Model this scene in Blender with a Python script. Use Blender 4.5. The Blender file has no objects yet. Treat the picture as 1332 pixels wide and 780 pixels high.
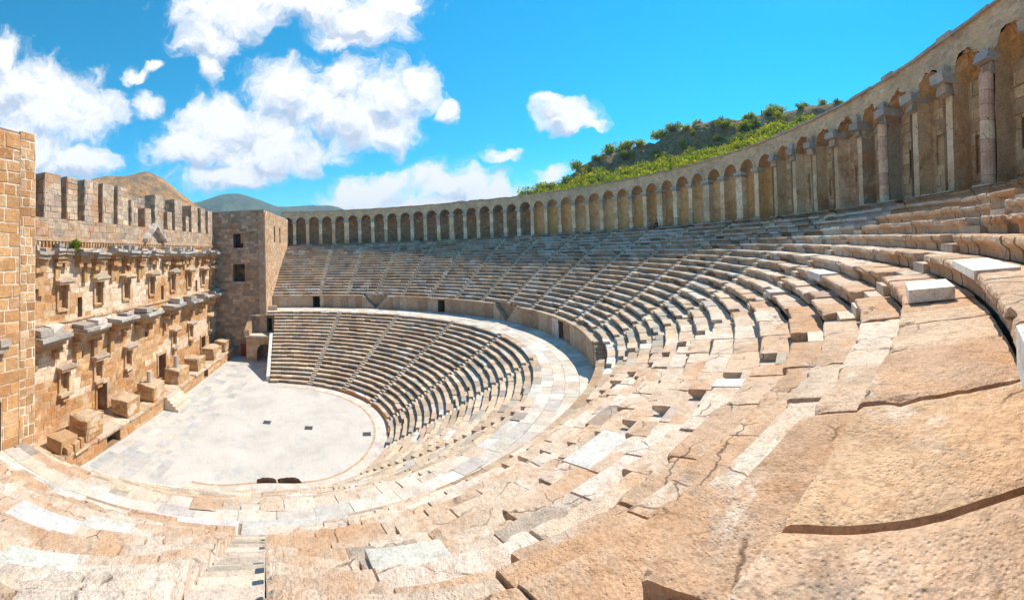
import bpy, math, random
import numpy as np
from mathutils import Matrix, Vector

rng = np.random.default_rng(11)
random.seed(11)
rad = math.radians
scene = bpy.context.scene
COL = scene.collection
WIN = []          # (theatre frame: X along the stage wall, Y from the stage to the seats, Z up; orchestra centre = origin)

# ------------------------------------------------------------------ noise
def _h(ix, iy, iz, seed):
    n = (ix * 374761393 + iy * 668265263 + iz * 2147483647 + seed * 1274126177) & 0xFFFFFFFF
    n = ((n ^ (n >> 13)) * 1274126177) & 0xFFFFFFFF
    return ((n ^ (n >> 16)) & 0xFFFF) / 65535.0

def vnoise(P, seed=0):
    P = np.asarray(P, float)
    i = np.floor(P).astype(np.int64)
    f = P - i
    f = f * f * (3 - 2 * f)
    r = 0
    for a in (0, 1):
        for b in (0, 1):
            for c in (0, 1):
                w = (f[:, 0] if a else 1 - f[:, 0]) * (f[:, 1] if b else 1 - f[:, 1]) * (f[:, 2] if c else 1 - f[:, 2])
                r = r + w * _h(i[:, 0] + a, i[:, 1] + b, i[:, 2] + c, seed)
    return r * 2 - 1

def fbm(P, oct=4, seed=0):
    P = np.asarray(P, float)
    s, a, r = 1.0, 0.5, 0
    for k in range(oct):
        r = r + a * vnoise(P * s + 17.3 * k, seed + k)
        s *= 2.03
        a *= 0.5
    return r

# ------------------------------------------------------------------ mesh builder
class MB:
    def __init__(self):
        self.v, self.f, self.c, self.n = [], [], [], 0

    def add(self, V, F, col=(.5, .4, .3)):
        V = np.asarray(V, float).reshape(-1, 3)
        c = np.asarray(col, float)
        if c.ndim == 1:
            c = np.tile(c, (len(V), 1))
        self.v.append(V)
        self.c.append(c)
        n = self.n
        self.f.extend([tuple(i + n for i in q) for q in F])
        self.n += len(V)

    def hexa(self, A, B, col):
        """two matching quads A (4x3) and B (4x3) -> closed box"""
        V = np.vstack([A, B])
        self.add(V, [(3, 2, 1, 0), (4, 5, 6, 7), (0, 1, 5, 4), (1, 2, 6, 5), (2, 3, 7, 6), (3, 0, 4, 7)], col)

    def box(self, x0, x1, y0, y1, z0, z1, col, jit=0.0):
        A = np.array([(x0, y0, z0), (x1, y0, z0), (x1, y1, z0), (x0, y1, z0)], float)
        B = A + (0, 0, z1 - z0)
        if jit:
            A = A + rng.normal(0, jit, A.shape) * (1, 1, .3)
            B = B + rng.normal(0, jit, B.shape)
        self.hexa(A, B, col)

    def grid(self, P, col, closed=False):
        """P: (m,n,3)"""
        m, n = P.shape[:2]
        F = []
        for i in range(m - 1):
            for j in range(n - 1):
                a = i * n + j
                F.append((a, a + 1, a + n + 1, a + n))
        c = np.asarray(col, float)
        if c.ndim == 3:
            c = c.reshape(-1, 3)
        self.add(P.reshape(-1, 3), F, c)

    def cyl(self, p0, p1, r0, r1, col, n=12, cap=True):
        p0, p1 = np.asarray(p0, float), np.asarray(p1, float)
        d = p1 - p0
        d = d / np.linalg.norm(d)
        a = np.array((1, 0, 0)) if abs(d[0]) < .9 else np.array((0, 1, 0))
        u = np.cross(d, a); u /= np.linalg.norm(u)
        w = np.cross(d, u)
        t = np.linspace(0, 2 * np.pi, n, endpoint=False)
        R = np.cos(t)[:, None] * u + np.sin(t)[:, None] * w
        V = np.vstack([p0 + R * r0, p1 + R * r1])
        F = [(i, (i + 1) % n, n + (i + 1) % n, n + i) for i in range(n)]
        if cap:
            F += [tuple(range(n - 1, -1, -1)), tuple(range(n, 2 * n))]
        self.add(V, F, col)

    def erode(self, amp, scale=1.2, seed=7):
        for k in range(len(self.v)):
            V = self.v[k]
            d = np.stack([fbm(V * scale + 31.7 * j, 3, seed + j) for j in range(3)], -1)
            self.v[k] = V + d * amp * 1.6
        return self

    def build(self, name, mat, parent=None, smooth=False, origin=None):
        me = bpy.data.meshes.new(name)
        V = np.vstack(self.v)
        base = np.zeros(3)
        if parent is None and origin is not None:
            base = np.asarray(origin, float)
            V = V - base
        me.from_pydata(V.tolist(), [], self.f)
        C = np.vstack(self.c)
        at = me.attributes.new('tint', 'FLOAT_COLOR', 'POINT')
        at.data.foreach_set('color', np.hstack([C, np.ones((len(C), 1))]).astype(np.float32).ravel())
        if smooth:
            me.polygons.foreach_set('use_smooth', [True] * len(me.polygons))
        me.materials.append(mat)
        o = bpy.data.objects.new(name, me)
        COL.objects.link(o)
        if parent is not None:
            o.parent = parent
            p = parent
            off = Vector((0, 0, 0))
            while p is not None:
                off += p.location
                p = p.parent
            o.location = -off
        else:
            o.location = base
        return o

def thing(name, label, cat, loc=(0, 0, 0), group=None):
    o = bpy.data.objects.new(name, None)
    o.empty_display_size = .5
    COL.objects.link(o)
    o.location = loc
    o['label'] = label
    o['category'] = cat
    if group:
        o['group'] = group
    return o

def tag(o, label, cat, group=None):
    o['label'] = label
    o['category'] = cat
    if group:
        o['group'] = group
    return o

def struct(o, label=None, cat=None, kind='structure'):
    o['kind'] = kind
    if label:
        o['label'] = label
    if cat:
        o['category'] = cat
    return o

# ------------------------------------------------------------------ materials
def nd(nt, typ, loc=(0, 0), **kw):
    n = nt.nodes.new(typ)
    for k, v in kw.items():
        setattr(n, k, v)
    return n

def ramp(nt, fac, stops, interp='LINEAR'):
    r = nt.nodes.new('ShaderNodeValToRGB')
    r.color_ramp.interpolation = interp
    el = r.color_ramp.elements
    while len(el) < len(stops):
        el.new(.5)
    for e, (p, c) in zip(el, stops):
        e.position = p
        e.color = (*c, 1) if len(c) == 3 else c
    nt.links.new(fac, r.inputs[0])
    return r.outputs[0]

def mixc(nt, a, b, fac, mode='MIX'):
    m = nt.nodes.new('ShaderNodeMix')
    m.data_type = 'RGBA'
    m.blend_type = mode
    for sock, val in ((m.inputs['Factor'], fac), (m.inputs[6], a), (m.inputs[7], b)):
        if hasattr(val, 'is_output'):
            nt.links.new(val, sock)
        elif isinstance(val, (tuple, list)):
            sock.default_value = (*val, 1) if len(val) == 3 else val
        else:
            sock.default_value = val
    return m.outputs[2]

def noise(nt, co, scale, detail=5, rough=.6, dist=0.0):
    n = nt.nodes.new('ShaderNodeTexNoise')
    n.inputs['Scale'].default_value = scale
    n.inputs['Detail'].default_value = detail
    n.inputs['Roughness'].default_value = rough
    n.inputs['Distortion'].default_value = dist
    nt.links.new(co, n.inputs['Vector'])
    return n.outputs[0]

def math_(nt, op, a, b=None, clamp=False):
    m = nt.nodes.new('ShaderNodeMath')
    m.operation = op
    m.use_clamp = clamp
    for i, v in enumerate((a, b)):
        if v is None:
            continue
        if hasattr(v, 'is_output'):
            nt.links.new(v, m.inputs[i])
        else:
            m.inputs[i].default_value = v
    return m.outputs[0]

def new_mat(name):
    m = bpy.data.materials.new(name)
    m.use_nodes = True
    nt = m.node_tree
    nt.nodes.clear()
    out = nt.nodes.new('ShaderNodeOutputMaterial')
    b = nt.nodes.new('ShaderNodeBsdfPrincipled')
    nt.links.new(b.outputs[0], out.inputs[0])
    b.inputs['Roughness'].default_value = .9
    b.inputs['Specular IOR Level'].default_value = .15
    co = nt.nodes.new('ShaderNodeTexCoord').outputs['Object']
    return m, nt, b, co

def stone_mat(name, patch=(.60, .30, .13), lich=(.20, .19, .18), pale=(.78, .66, .52), patch_w=.55, lich_w=.45,
              pale_w=.5, big=.55, bump=.6, pit=1.0, cracks=0.0, rough=.92):
    """weathered limestone: block tint x cloudy mottling, rusty and pale patches, grey lichen, pits"""
    m, nt, b, co = new_mat(name)
    at = nt.nodes.new('ShaderNodeAttribute')
    at.attribute_name = 'tint'
    base = at.outputs['Color']
    n1 = noise(nt, co, 1.7, 6, .65)
    v = ramp(nt, n1, [(.25, (.72, .70, .68)), (.5, (1, 1, 1)), (.78, (1.22, 1.18, 1.12))])
    c = mixc(nt, base, v, 1.0, 'MULTIPLY')
    n2 = noise(nt, co, big, 7, .68, .6)
    f = math_(nt, 'MULTIPLY', ramp(nt, n2, [(.50, (0, 0, 0)), (.62, (1, 1, 1))]), patch_w)
    c = mixc(nt, c, patch, f)
    n3 = noise(nt, co, big * 1.9, 8, .7, .4)
    f = math_(nt, 'MULTIPLY', ramp(nt, n3, [(.56, (0, 0, 0)), (.66, (1, 1, 1))]), pale_w)
    c = mixc(nt, c, pale, f)
    n4 = noise(nt, co, 2.6, 10, .78, .2)
    f = math_(nt, 'MULTIPLY', ramp(nt, n4, [(.56, (0, 0, 0)), (.68, (1, 1, 1))]), lich_w)
    c = mixc(nt, c, lich, f)
    n7 = noise(nt, co, 5.2, 9, .8, 1.2)
    f = math_(nt, 'MULTIPLY', ramp(nt, n7, [(.60, (0, 0, 0)), (.66, (1, 1, 1))]), lich_w)
    c = mixc(nt, c, tuple(x * .75 for x in lich), f)
    # fine speckle
    n5 = noise(nt, co, 38, 4, .7)
    c = mixc(nt, c, ramp(nt, n5, [(.3, (.62, .58, .54)), (.5, (1, 1, 1)), (.70, (1.2, 1.18, 1.15))]), .8, 'MULTIPLY')
    n6 = noise(nt, co, 9, 8, .75, .3)
    c = mixc(nt, c, ramp(nt, n6, [(.34, (.70, .62, .55)), (.48, (1, 1, 1)), (.70, (1.12, 1.10, 1.08))]), .8, 'MULTIPLY')
    h = math_(nt, 'ADD', math_(nt, 'MULTIPLY', noise(nt, co, 7, 9, .68), 1.0), math_(nt, 'MULTIPLY', noise(nt, co, 45, 5, .65), .28))
    if pit:
        vo = nt.nodes.new('ShaderNodeTexVoronoi')
        vo.inputs['Scale'].default_value = 16
        nt.links.new(co, vo.inputs['Vector'])
        p = ramp(nt, vo.outputs['Distance'], [(.0, (0, 0, 0)), (.32, (1, 1, 1))])
        gate = ramp(nt, noise(nt, co, 1.3, 5, .7), [(.42, (0, 0, 0)), (.60, (1, 1, 1))])
        h = math_(nt, 'ADD', h, math_(nt, 'MULTIPLY', math_(nt, 'MULTIPLY', p, gate), .16 * pit))
        vo = nt.nodes.new('ShaderNodeTexVoronoi')
        vo.inputs['Scale'].default_value = 42
        nt.links.new(co, vo.inputs['Vector'])
        p = ramp(nt, vo.outputs['Distance'], [(.05, (0, 0, 0)), (.40, (1, 1, 1))])
        gate = ramp(nt, noise(nt, co, 3.1, 4), [(.40, (0, 0, 0)), (.55, (1, 1, 1))])
        h = math_(nt, 'ADD', h, math_(nt, 'MULTIPLY', math_(nt, 'MULTIPLY', p, gate), .22 * pit))
    if cracks:
        vo = nt.nodes.new('ShaderNodeTexVoronoi')
        vo.feature = 'DISTANCE_TO_EDGE'
        vo.inputs['Scale'].default_value = .9
        wv = nt.nodes.new('ShaderNodeVectorMath'); wv.operation = 'ADD'
        nn = nt.nodes.new('ShaderNodeTexNoise'); nn.inputs['Scale'].default_value = 2.2; nn.inputs['Detail'].default_value = 6
        nt.links.new(co, nn.inputs['Vector'])
        sc_ = nt.nodes.new('ShaderNodeVectorMath'); sc_.operation = 'SCALE'; sc_.inputs['Scale'].default_value = .38
        nt.links.new(nn.outputs['Color'], sc_.inputs[0])
        nt.links.new(co, wv.inputs[0]); nt.links.new(sc_.outputs[0], wv.inputs[1])
        nt.links.new(wv.outputs[0], vo.inputs['Vector'])
        p = ramp(nt, vo.outputs['Distance'], [(.0, (0, 0, 0)), (.014, (1, 1, 1))])
        gate = ramp(nt, noise(nt, co, .8, 3), [(.5, (1, 1, 1)), (.58, (0, 0, 0))])
        p = math_(nt, 'MAXIMUM', p, gate)
        c = mixc(nt, (.10, .065, .045), c, math_(nt, 'MAXIMUM', p, .25))
        h = math_(nt, 'ADD', h, math_(nt, 'MULTIPLY', p, cracks))
    bp = nt.nodes.new('ShaderNodeBump')
    bp.inputs['Strength'].default_value = bump
    bp.inputs['Distance'].default_value = .06
    nt.links.new(h, bp.inputs['Height'])
    nt.links.new(bp.outputs[0], b.inputs['Normal'])
    nt.links.new(c, b.inputs['Base Color'])
    b.inputs['Roughness'].default_value = rough
    return m

M_SEAT = stone_mat('seat_limestone', patch=(.55, .31, .16), patch_w=.6, pale=(.76, .67, .57), pale_w=.65, lich_w=.5, cracks=.25, bump=.75)
M_BENCH = stone_mat('grey_cream_limestone', patch=(.46, .34, .24), patch_w=.45, pale=(.74, .67, .58), lich=(.16, .14, .13), lich_w=.7, big=.3, bump=.7)
M_PAVE = stone_mat('pale_paving', patch=(.50, .38, .27), patch_w=.35, lich_w=.18, pale=(.72, .67, .60), bump=.3, pit=.3)
M_WALL = stone_mat('ashlar_stone', patch=(.50, .22, .08), patch_w=.55, pale=(.80, .62, .44), pale_w=.62, lich_w=.30, big=.35, bump=.9)
M_SHADE = stone_mat('shaded_grey_stone', patch=(.36, .16, .08), patch_w=.6, pale=(.45, .36, .28), pale_w=.3, lich_w=.6, lich=(.12, .11, .11), big=.4, bump=.9)  # darker, greyer ashlar; shade of the tower's stage side put into colour
M_MARBLE = stone_mat('white_repair_stone', patch=(.62, .54, .45), patch_w=.45, lich_w=.22, lich=(.42, .40, .38), pale=(.72, .71, .69), bump=.3, pit=.4)
M_CARVED = stone_mat('grey_carved_stone', patch=(.42, .27, .15), patch_w=.4, pale=(.72, .68, .62), pale_w=.5, lich_w=.4, big=1.2, bump=.8)

def rubble_mat():
    m, nt, b, co = new_mat('rubble_masonry')
    mp = nt.nodes.new('ShaderNodeMapping')
    mp.inputs['Scale'].default_value = (2.3, 2.3, 4.4)
    nt.links.new(co, mp.inputs[0])
    vo = nt.nodes.new('ShaderNodeTexVoronoi')
    vo.inputs['Scale'].default_value = 1.0
    vo.inputs['Randomness'].default_value = .85
    nt.links.new(mp.outputs[0], vo.inputs['Vector'])
    ve = nt.nodes.new('ShaderNodeTexVoronoi')
    ve.feature = 'DISTANCE_TO_EDGE'
    ve.inputs['Randomness'].default_value = .85
    ve.inputs['Scale'].default_value = 1.0
    nt.links.new(mp.outputs[0], ve.inputs['Vector'])
    sep = nt.nodes.new('ShaderNodeSeparateColor')
    nt.links.new(vo.outputs['Color'], sep.inputs[0])
    c = ramp(nt, sep.outputs[0], [(0, (.34, .23, .16)), (.3, (.60, .43, .29)), (.6, (.68, .45, .27)), (.8, (.54, .44, .35)), (1, (.76, .62, .48))])
    edge = ramp(nt, ve.outputs['Distance'], [(.03, (0, 0, 0)), (.10, (1, 1, 1))])
    c = mixc(nt, (.66, .53, .39), c, edge)
    at = nt.nodes.new('ShaderNodeAttribute')
    at.attribute_name = 'tint'
    c = mixc(nt, c, at.outputs['Color'], .45)
    n = noise(nt, co, .6, 8, .7)
    c = mixc(nt, c, ramp(nt, n, [(.3, (.7, .68, .66)), (.5, (1, 1, 1)), (.7, (1.2, 1.15, 1.1))]), 1.0, 'MULTIPLY')
    h = math_(nt, 'ADD', math_(nt, 'MULTIPLY', edge, .6), noise(nt, co, 9, 8, .7))
    bp = nt.nodes.new('ShaderNodeBump')
    bp.inputs['Strength'].default_value = .9
    bp.inputs['Distance'].default_value = .07
    nt.links.new(h, bp.inputs['Height'])
    nt.links.new(bp.outputs[0], b.inputs['Normal'])
    nt.links.new(c, b.inputs['Base Color'])
    return m
M_RUBBLE = rubble_mat()

def plain_mat(name, col, rough=.8, var=.25, scale=6, bump=.2):
    m, nt, b, co = new_mat(name)
    n = noise(nt, co, scale, 6, .65)
    lo = tuple(x * (1 - var) for x in col)
    hi = tuple(min(1, x * (1 + var)) for x in col)
    nt.links.new(ramp(nt, n, [(.3, lo), (.7, hi)]), b.inputs['Base Color'])
    bp = nt.nodes.new('ShaderNodeBump')
    bp.inputs['Strength'].default_value = bump
    bp.inputs['Distance'].default_value = .02
    nt.links.new(n, bp.inputs['Height'])
    nt.links.new(bp.outputs[0], b.inputs['Normal'])
    b.inputs['Roughness'].default_value = rough
    return m

M_EARTH = plain_mat('packed_earth', (.20, .14, .09), var=.4, scale=3, bump=.6)
M_LIT_RISER = plain_mat('orange_lit_riser', (.46, .20, .06), rough=.7, scale=9)
M_DARKWOOD = plain_mat('dark_timber', (.055, .045, .038), rough=.8, scale=12)
M_IRON = plain_mat('dark_iron', (.12, .125, .13), rough=.6, scale=30)
M_RED = plain_mat('red_paint', (.30, .03, .025), rough=.6, scale=5)
M_SHADOW_LUMP = plain_mat('brown_shadow_lump', (.06, .032, .02), rough=.9, scale=5, bump=.8)
M_SKIN = plain_mat('skin', (.50, .30, .21), rough=.6, var=.08)
M_BLACK = plain_mat('black_cloth', (.02, .02, .024), rough=.9)
M_CYAN = plain_mat('teal_cloth', (.08, .26, .30), rough=.9)
M_MAROON = plain_mat('maroon_cloth', (.18, .03, .05), rough=.9)
M_ORANGE = plain_mat('coral_cloth', (.5, .14, .07), rough=.9)
M_HAIR = plain_mat('dark_hair', (.025, .016, .012), rough=.6)
M_MAST = plain_mat('painted_steel', (.16, .30, .44), rough=.5, var=.1)

# floor of the orchestra: pale worn stone, faint warm and blue-grey stains
def floor_mat():
    m, nt, b, co = new_mat('orchestra_floor')
    n1 = noise(nt, co, .28, 8, .62, .5)
    c = ramp(nt, n1, [(.30, (.45, .42, .40)), (.45, (.54, .51, .47)), (.6, (.61, .56, .52)), (.75, (.65, .59, .55))])
    n2 = noise(nt, co, .7, 9, .72, .8)
    c = mixc(nt, c, (.38, .41, .43), math_(nt, 'MULTIPLY', ramp(nt, n2, [(.54, (0, 0, 0)), (.66, (1, 1, 1))]), .6))
    n4 = noise(nt, co, 1.6, 9, .78, 1.5)
    c = mixc(nt, c, (.50, .38, .29), math_(nt, 'MULTIPLY', ramp(nt, n4, [(.58, (0, 0, 0)), (.66, (1, 1, 1))]), .45))
    n3 = noise(nt, co, 6, 8, .7)
    c = mixc(nt, c, ramp(nt, n3, [(.3, (.84, .82, .80)), (.55, (1, 1, 1)), (.75, (1.1, 1.08, 1.06))]), 1.0, 'MULTIPLY')
    bp = nt.nodes.new('ShaderNodeBump')
    bp.inputs['Strength'].default_value = .35
    bp.inputs['Distance'].default_value = .03
    nt.links.new(noise(nt, co, 12, 8, .7), bp.inputs['Height'])
    nt.links.new(bp.outputs[0], b.inputs['Normal'])
    nt.links.new(c, b.inputs['Base Color'])
    return m
M_FLOOR = floor_mat()

def leaf_mat(name, dark, mid, light):
    m, nt, b, co = new_mat(name)
    at = nt.nodes.new('ShaderNodeAttribute')
    at.attribute_name = 'tint'
    n = noise(nt, co, 1.3, 3, .6)
    c = ramp(nt, n, [(.3, dark), (.5, mid), (.7, light)])
    c = mixc(nt, c, at.outputs['Color'], 1.0, 'MULTIPLY')
    oi = nt.nodes.new('ShaderNodeObjectInfo')
    c = mixc(nt, c, ramp(nt, oi.outputs['Random'], [(0, (.7, .8, .7)), (.5, (1, 1, 1)), (1, (1.45, 1.2, .7))]), 1.0, 'MULTIPLY')
    nt.links.new(c, b.inputs['Base Color'])
    b.inputs['Roughness'].default_value = .6
    tr = nt.nodes.new('ShaderNodeBsdfTranslucent')
    nt.links.new(mixc(nt, c, (1.3, 1.25, .5), 1.0, 'MULTIPLY'), tr.inputs[0])
    mx = nt.nodes.new('ShaderNodeMixShader')
    mx.inputs[0].default_value = .58
    nt.links.new(b.outputs[0], mx.inputs[1])
    nt.links.new(tr.outputs[0], mx.inputs[2])
    out = [x for x in nt.nodes if x.type == 'OUTPUT_MATERIAL'][0]
    nt.links.new(mx.outputs[0], out.inputs[0])
    return m
M_LEAF = leaf_mat('shrub_leaves', (.08, .13, .018), (.22, .27, .035), (.42, .41, .05))
M_BARK = plain_mat('bark', (.12, .08, .05), scale=14, bump=.6)

def hill_mat(name, rock, rock2, green, scale, gw):
    m, nt, b, co = new_mat(name)
    n = noise(nt, co, scale, 10, .7, .4)
    c = ramp(nt, n, [(.32, rock2), (.5, rock), (.66, tuple(x * 1.35 for x in rock))])
    n2 = noise(nt, co, scale * 2.7, 9, .72)
    c = mixc(nt, c, green, math_(nt, 'MULTIPLY', ramp(nt, n2, [(.42, (0, 0, 0)), (.56, (1, 1, 1))]), gw))
    bp = nt.nodes.new('ShaderNodeBump')
    bp.inputs['Strength'].default_value = 1.0
    bp.inputs['Distance'].default_value = .25 / scale
    nt.links.new(noise(nt, co, scale * 4, 10, .7), bp.inputs['Height'])
    nt.links.new(bp.outputs[0], b.inputs['Normal'])
    nt.links.new(c, b.inputs['Base Color'])
    b.inputs['Roughness'].default_value = 1
    return m
M_HILL = hill_mat('rocky_hillside', (.34, .19, .11), (.10, .06, .04), (.14, .15, .03), .5, .35)
M_BROWNMT = hill_mat('brown_mountain', (.62, .29, .09), (.26, .14, .06), (.13, .12, .05), .016, .6)
M_BLUEMT = hill_mat('wooded_mountain', (.14, .17, .10), (.06, .09, .07), (.05, .10, .07), .007, .6)
M_GROUND = hill_mat('dry_ground', (.30, .22, .14), (.20, .15, .10), (.10, .12, .05), .08, .6)

# ------------------------------------------------------------------ colours of single stones
CREAM = [(.64, .51, .38), (.60, .47, .35), (.68, .56, .43), (.55, .44, .33), (.62, .49, .36)]
RUST = [(.50, .38, .28), (.44, .33, .24), (.54, .43, .33)]
GREY = [(.42, .38, .34), (.36, .33, .30), (.46, .42, .37)]
WHITE = [(.60, .58, .55), (.56, .54, .50), (.63, .61, .59)]
OCHRE = [(.50, .29, .14), (.46, .26, .12), (.54, .34, .18), (.56, .40, .26), (.42, .24, .12), (.60, .46, .33)]
SHADEDST = [(.42, .31, .23), (.34, .26, .21), (.48, .33, .22), (.30, .24, .19), (.52, .38, .27)]  # stones of faces turned from the sun, their shade put into colour

def pick(l, var=.06):
    c = np.array(l[rng.integers(len(l))])
    return np.clip(c * (1 + rng.normal(0, var)) * (1 + rng.normal(0, .015, 3)), .02, .9)

def seat_col(pw=.06, pg=.14, pr=.22):
    x = rng.random()
    if x < pw:
        return pick(WHITE, .03)
    if x < pw + pg:
        return pick(GREY)
    if x < pw + pg + pr:
        return pick(RUST)
    return pick(CREAM)

# ------------------------------------------------------------------ camera
F, YH, PW, PH = 491.35, 311.154, 1332.0, 780.0
CAM = np.array([36.3957, 10.1028, 17.0674])
fw = np.array([-.91978, .39252, 0]); fw /= np.linalg.norm(fw)
rt = np.array([fw[1], -fw[0], 0]); up = np.array([0, 0, 1.0])
roll, pitch = -.037, .016
PARS = np.array([roll, pitch])
X = math.cos(roll) * rt + math.sin(roll) * up
U1 = -math.sin(roll) * rt + math.cos(roll) * up
U = math.cos(pitch) * U1 - math.sin(pitch) * fw
Fd = math.sin(pitch) * U1 + math.cos(pitch) * fw
cd = bpy.data.cameras.new('camera')
cam = bpy.data.objects.new('camera', cd)
COL.objects.link(cam)
m = Matrix.Identity(4)
for i in range(3):
    m[i][0], m[i][1], m[i][2], m[i][3] = X[i], U[i], -Fd[i], CAM[i]
cam.matrix_world = m
cd.type = 'PANO'
cd.panorama_type = 'CENTRAL_CYLINDRICAL'
cd.central_cylindrical_range_u_min = -PW / 2 / F
cd.central_cylindrical_range_u_max = PW / 2 / F
cd.central_cylindrical_range_v_min = -(PH - YH) / F
cd.central_cylindrical_range_v_max = YH / F
cd.central_cylindrical_radius = 1.0
cd.clip_start = .05
cd.clip_end = 60000
scene.camera = cam

# ------------------------------------------------------------------ cavea (seating bowl)
def smooth(a, b, x):
    t = np.clip((np.asarray(x, float) - a) / (b - a), 0, 1)
    return t * t * (3 - 2 * t)

def dip(tdeg, r):
    """the bowl is flattened a little near the east wing"""
    t = np.asarray(tdeg, float)
    r = np.asarray(r, float)
    d1 = (1.55 + .95 * smooth(13, 29, r)) * np.exp(-((t - 15) / 24.0) ** 2) + .45 * (1 - smooth(13, 20, r)) * np.exp(-((t - 20) / 26.0) ** 2)
    d2 = np.where(t > 15.5, 3.1 * np.exp(-((t - 11) / 10.5) ** 2), 2.58 * np.exp(-((15.5 - t) / 5.0) ** 2))
    k = smooth(31, 38.5, r)
    return (d1 * (1 - k) + d2 * k) * smooth(6, 10.5, r) * (1 - smooth(43, 46, r))

def pol(r, tdeg, z):
    r, tdeg, z = np.broadcast_arrays(np.asarray(r, float), np.asarray(tdeg, float), np.asarray(z, float))
    rr = r - dip(tdeg, r)
    a = np.radians(tdeg)
    return np.stack([rr * np.cos(a), rr * np.sin(a), z], -1)

ZD = 7.35                       # level of the walkway between the tiers
L_R = [12.4 + .655 * i for i in range(20)] + [25.5]
L_Z = [.3675 * (i + 1) for i in range(20)]
U_R = [30.1 + .6786 * i for i in range(15)] + [40.6, 41.4, 42.2, 43.0, 43.85, 44.64] + [46.2]
U_Z = [9.5 + .4367 * (i + 1) for i in range(21)]
YT = -5.46                      # face of the stage towers

def end_angle(r, near):
    a = math.degrees(math.asin(YT / r))
    return a if near else 180 - a

CAMT = math.degrees(math.atan2(CAM[1], CAM[0]))

def seat_block(mb, t0, t1, re, rb, zf, zt, col, tilt=0.0, over=0.0):
    """one stone bench block: recessed foot, swelling nosing, flat worn seat"""
    tm, rm = .5 * (t0 + t1), .5 * (re + rb)
    p = pol(rm, tm, zt)
    dist = float(np.hypot(*(p[:2] - CAM[:2])))
    L = math.radians(t1 - t0) * rm
    h = zt - zf
    W = rb - re + .12
    if dist < 5.5:
        ns, nt_ = max(8, int(L / .045)), 18
    elif dist < 11:
        ns, nt_ = max(4, int(L / .16)), 6
    elif dist < 22:
        ns, nt_ = max(2, int(L / .4)), 3
    else:
        ns, nt_ = max(1, int(L / 1.1)), 1
    fr = [(.19, zf), (.19, zf + .30 * h), (.16, zf + .48 * h), (.08, zf + .62 * h), (.015, zt - .125), (0, zt - .10), (0, zt - .035), (.014, zt - .008)]
    if dist >= 22:
        fr = [(.21, zf), (.21, zf + .5 * h), (.02, zt - .14), (0, zt - .11), (0, zt - .03), (.02, zt)]
    tops = [(.035 + (W - .035) * k / nt_, zt) for k in range(0 if dist < 22 else 1, nt_ + 1)]
    prof = np.array(fr + tops)
    npf = len(prof)
    ts = np.linspace(t0, t1, ns + 1)
    T, R_ = np.meshgrid(ts, re + over + prof[:, 0], indexing='ij')
    Z = np.tile(prof[:, 1], (ns + 1, 1))
    Z = Z + (T - tm) / max(1e-6, (t1 - t0)) * tilt
    P = pol(R_, T, Z)
    if dist < 22:
        flat = P.reshape(-1, 3)
        a = .016 if dist < 11 else .02
        n1 = fbm(flat * 1.9, 3, 5).reshape(T.shape)
        n2 = fbm(flat * 6.5, 4, 9).reshape(T.shape)
        # worn arrises: block ends and the nosing
        e = np.minimum(T - t0, t1 - T) * math.radians(1) * rm
        end = np.exp(-(e / .03) ** 2)
        lip = np.exp(-((R_ - re - over) / .04) ** 2) * (Z > zf + .45 * h)
        chip = np.clip(fbm(flat * 3.4, 4, 31).reshape(T.shape) - .14, 0, 1) * 2.6
        dz = a * .7 * n1 + a * .75 * n2 - .006 * end - lip * (.004 + .05 * chip) - end * .045 * chip
        dr = lip * (.012 * n2 + .09 * chip) + .014 * n2 + end * .006
        rad_u = np.stack([np.cos(np.radians(T)), np.sin(np.radians(T)), 0 * T], -1)
        zmask = np.clip((Z - zf) / h, 0, 1)
        P = P + rad_u * (dr * (R_ < re + .25))[..., None]
        P[..., 2] += dz * zmask
    n0 = len(P.reshape(-1, 3))
    F_ = []
    for i in range(ns):
        for j in range(npf - 1):
            q = i * npf + j
            F_.append((q, q + 1, q + npf + 1, q + npf))
    # block ends: profile polygon closed through a back-bottom corner
    bb = []
    for k, t in ((0, t0), (ns, t1)):
        bb.append(pol(re + over + W, t, zf))
    V = np.vstack([P.reshape(-1, 3), bb])
    F_.append(tuple([j for j in range(npf)] + [n0]))
    F_.append(tuple([ns * npf + j for j in range(npf - 1, -1, -1)] + [n0 + 1]))
    mb.add(V, F_, col)

ORD = ['first', 'second', 'third', 'fourth', 'fifth', 'sixth', 'seventh', 'eighth', 'ninth', 'tenth', 'eleventh', 'twelfth', 'thirteenth',
       'fourteenth', 'fifteenth', 'sixteenth', 'seventeenth', 'eighteenth', 'nineteenth', 'twentieth', 'twenty-first', 'twenty-second', 'twenty-third']

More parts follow.
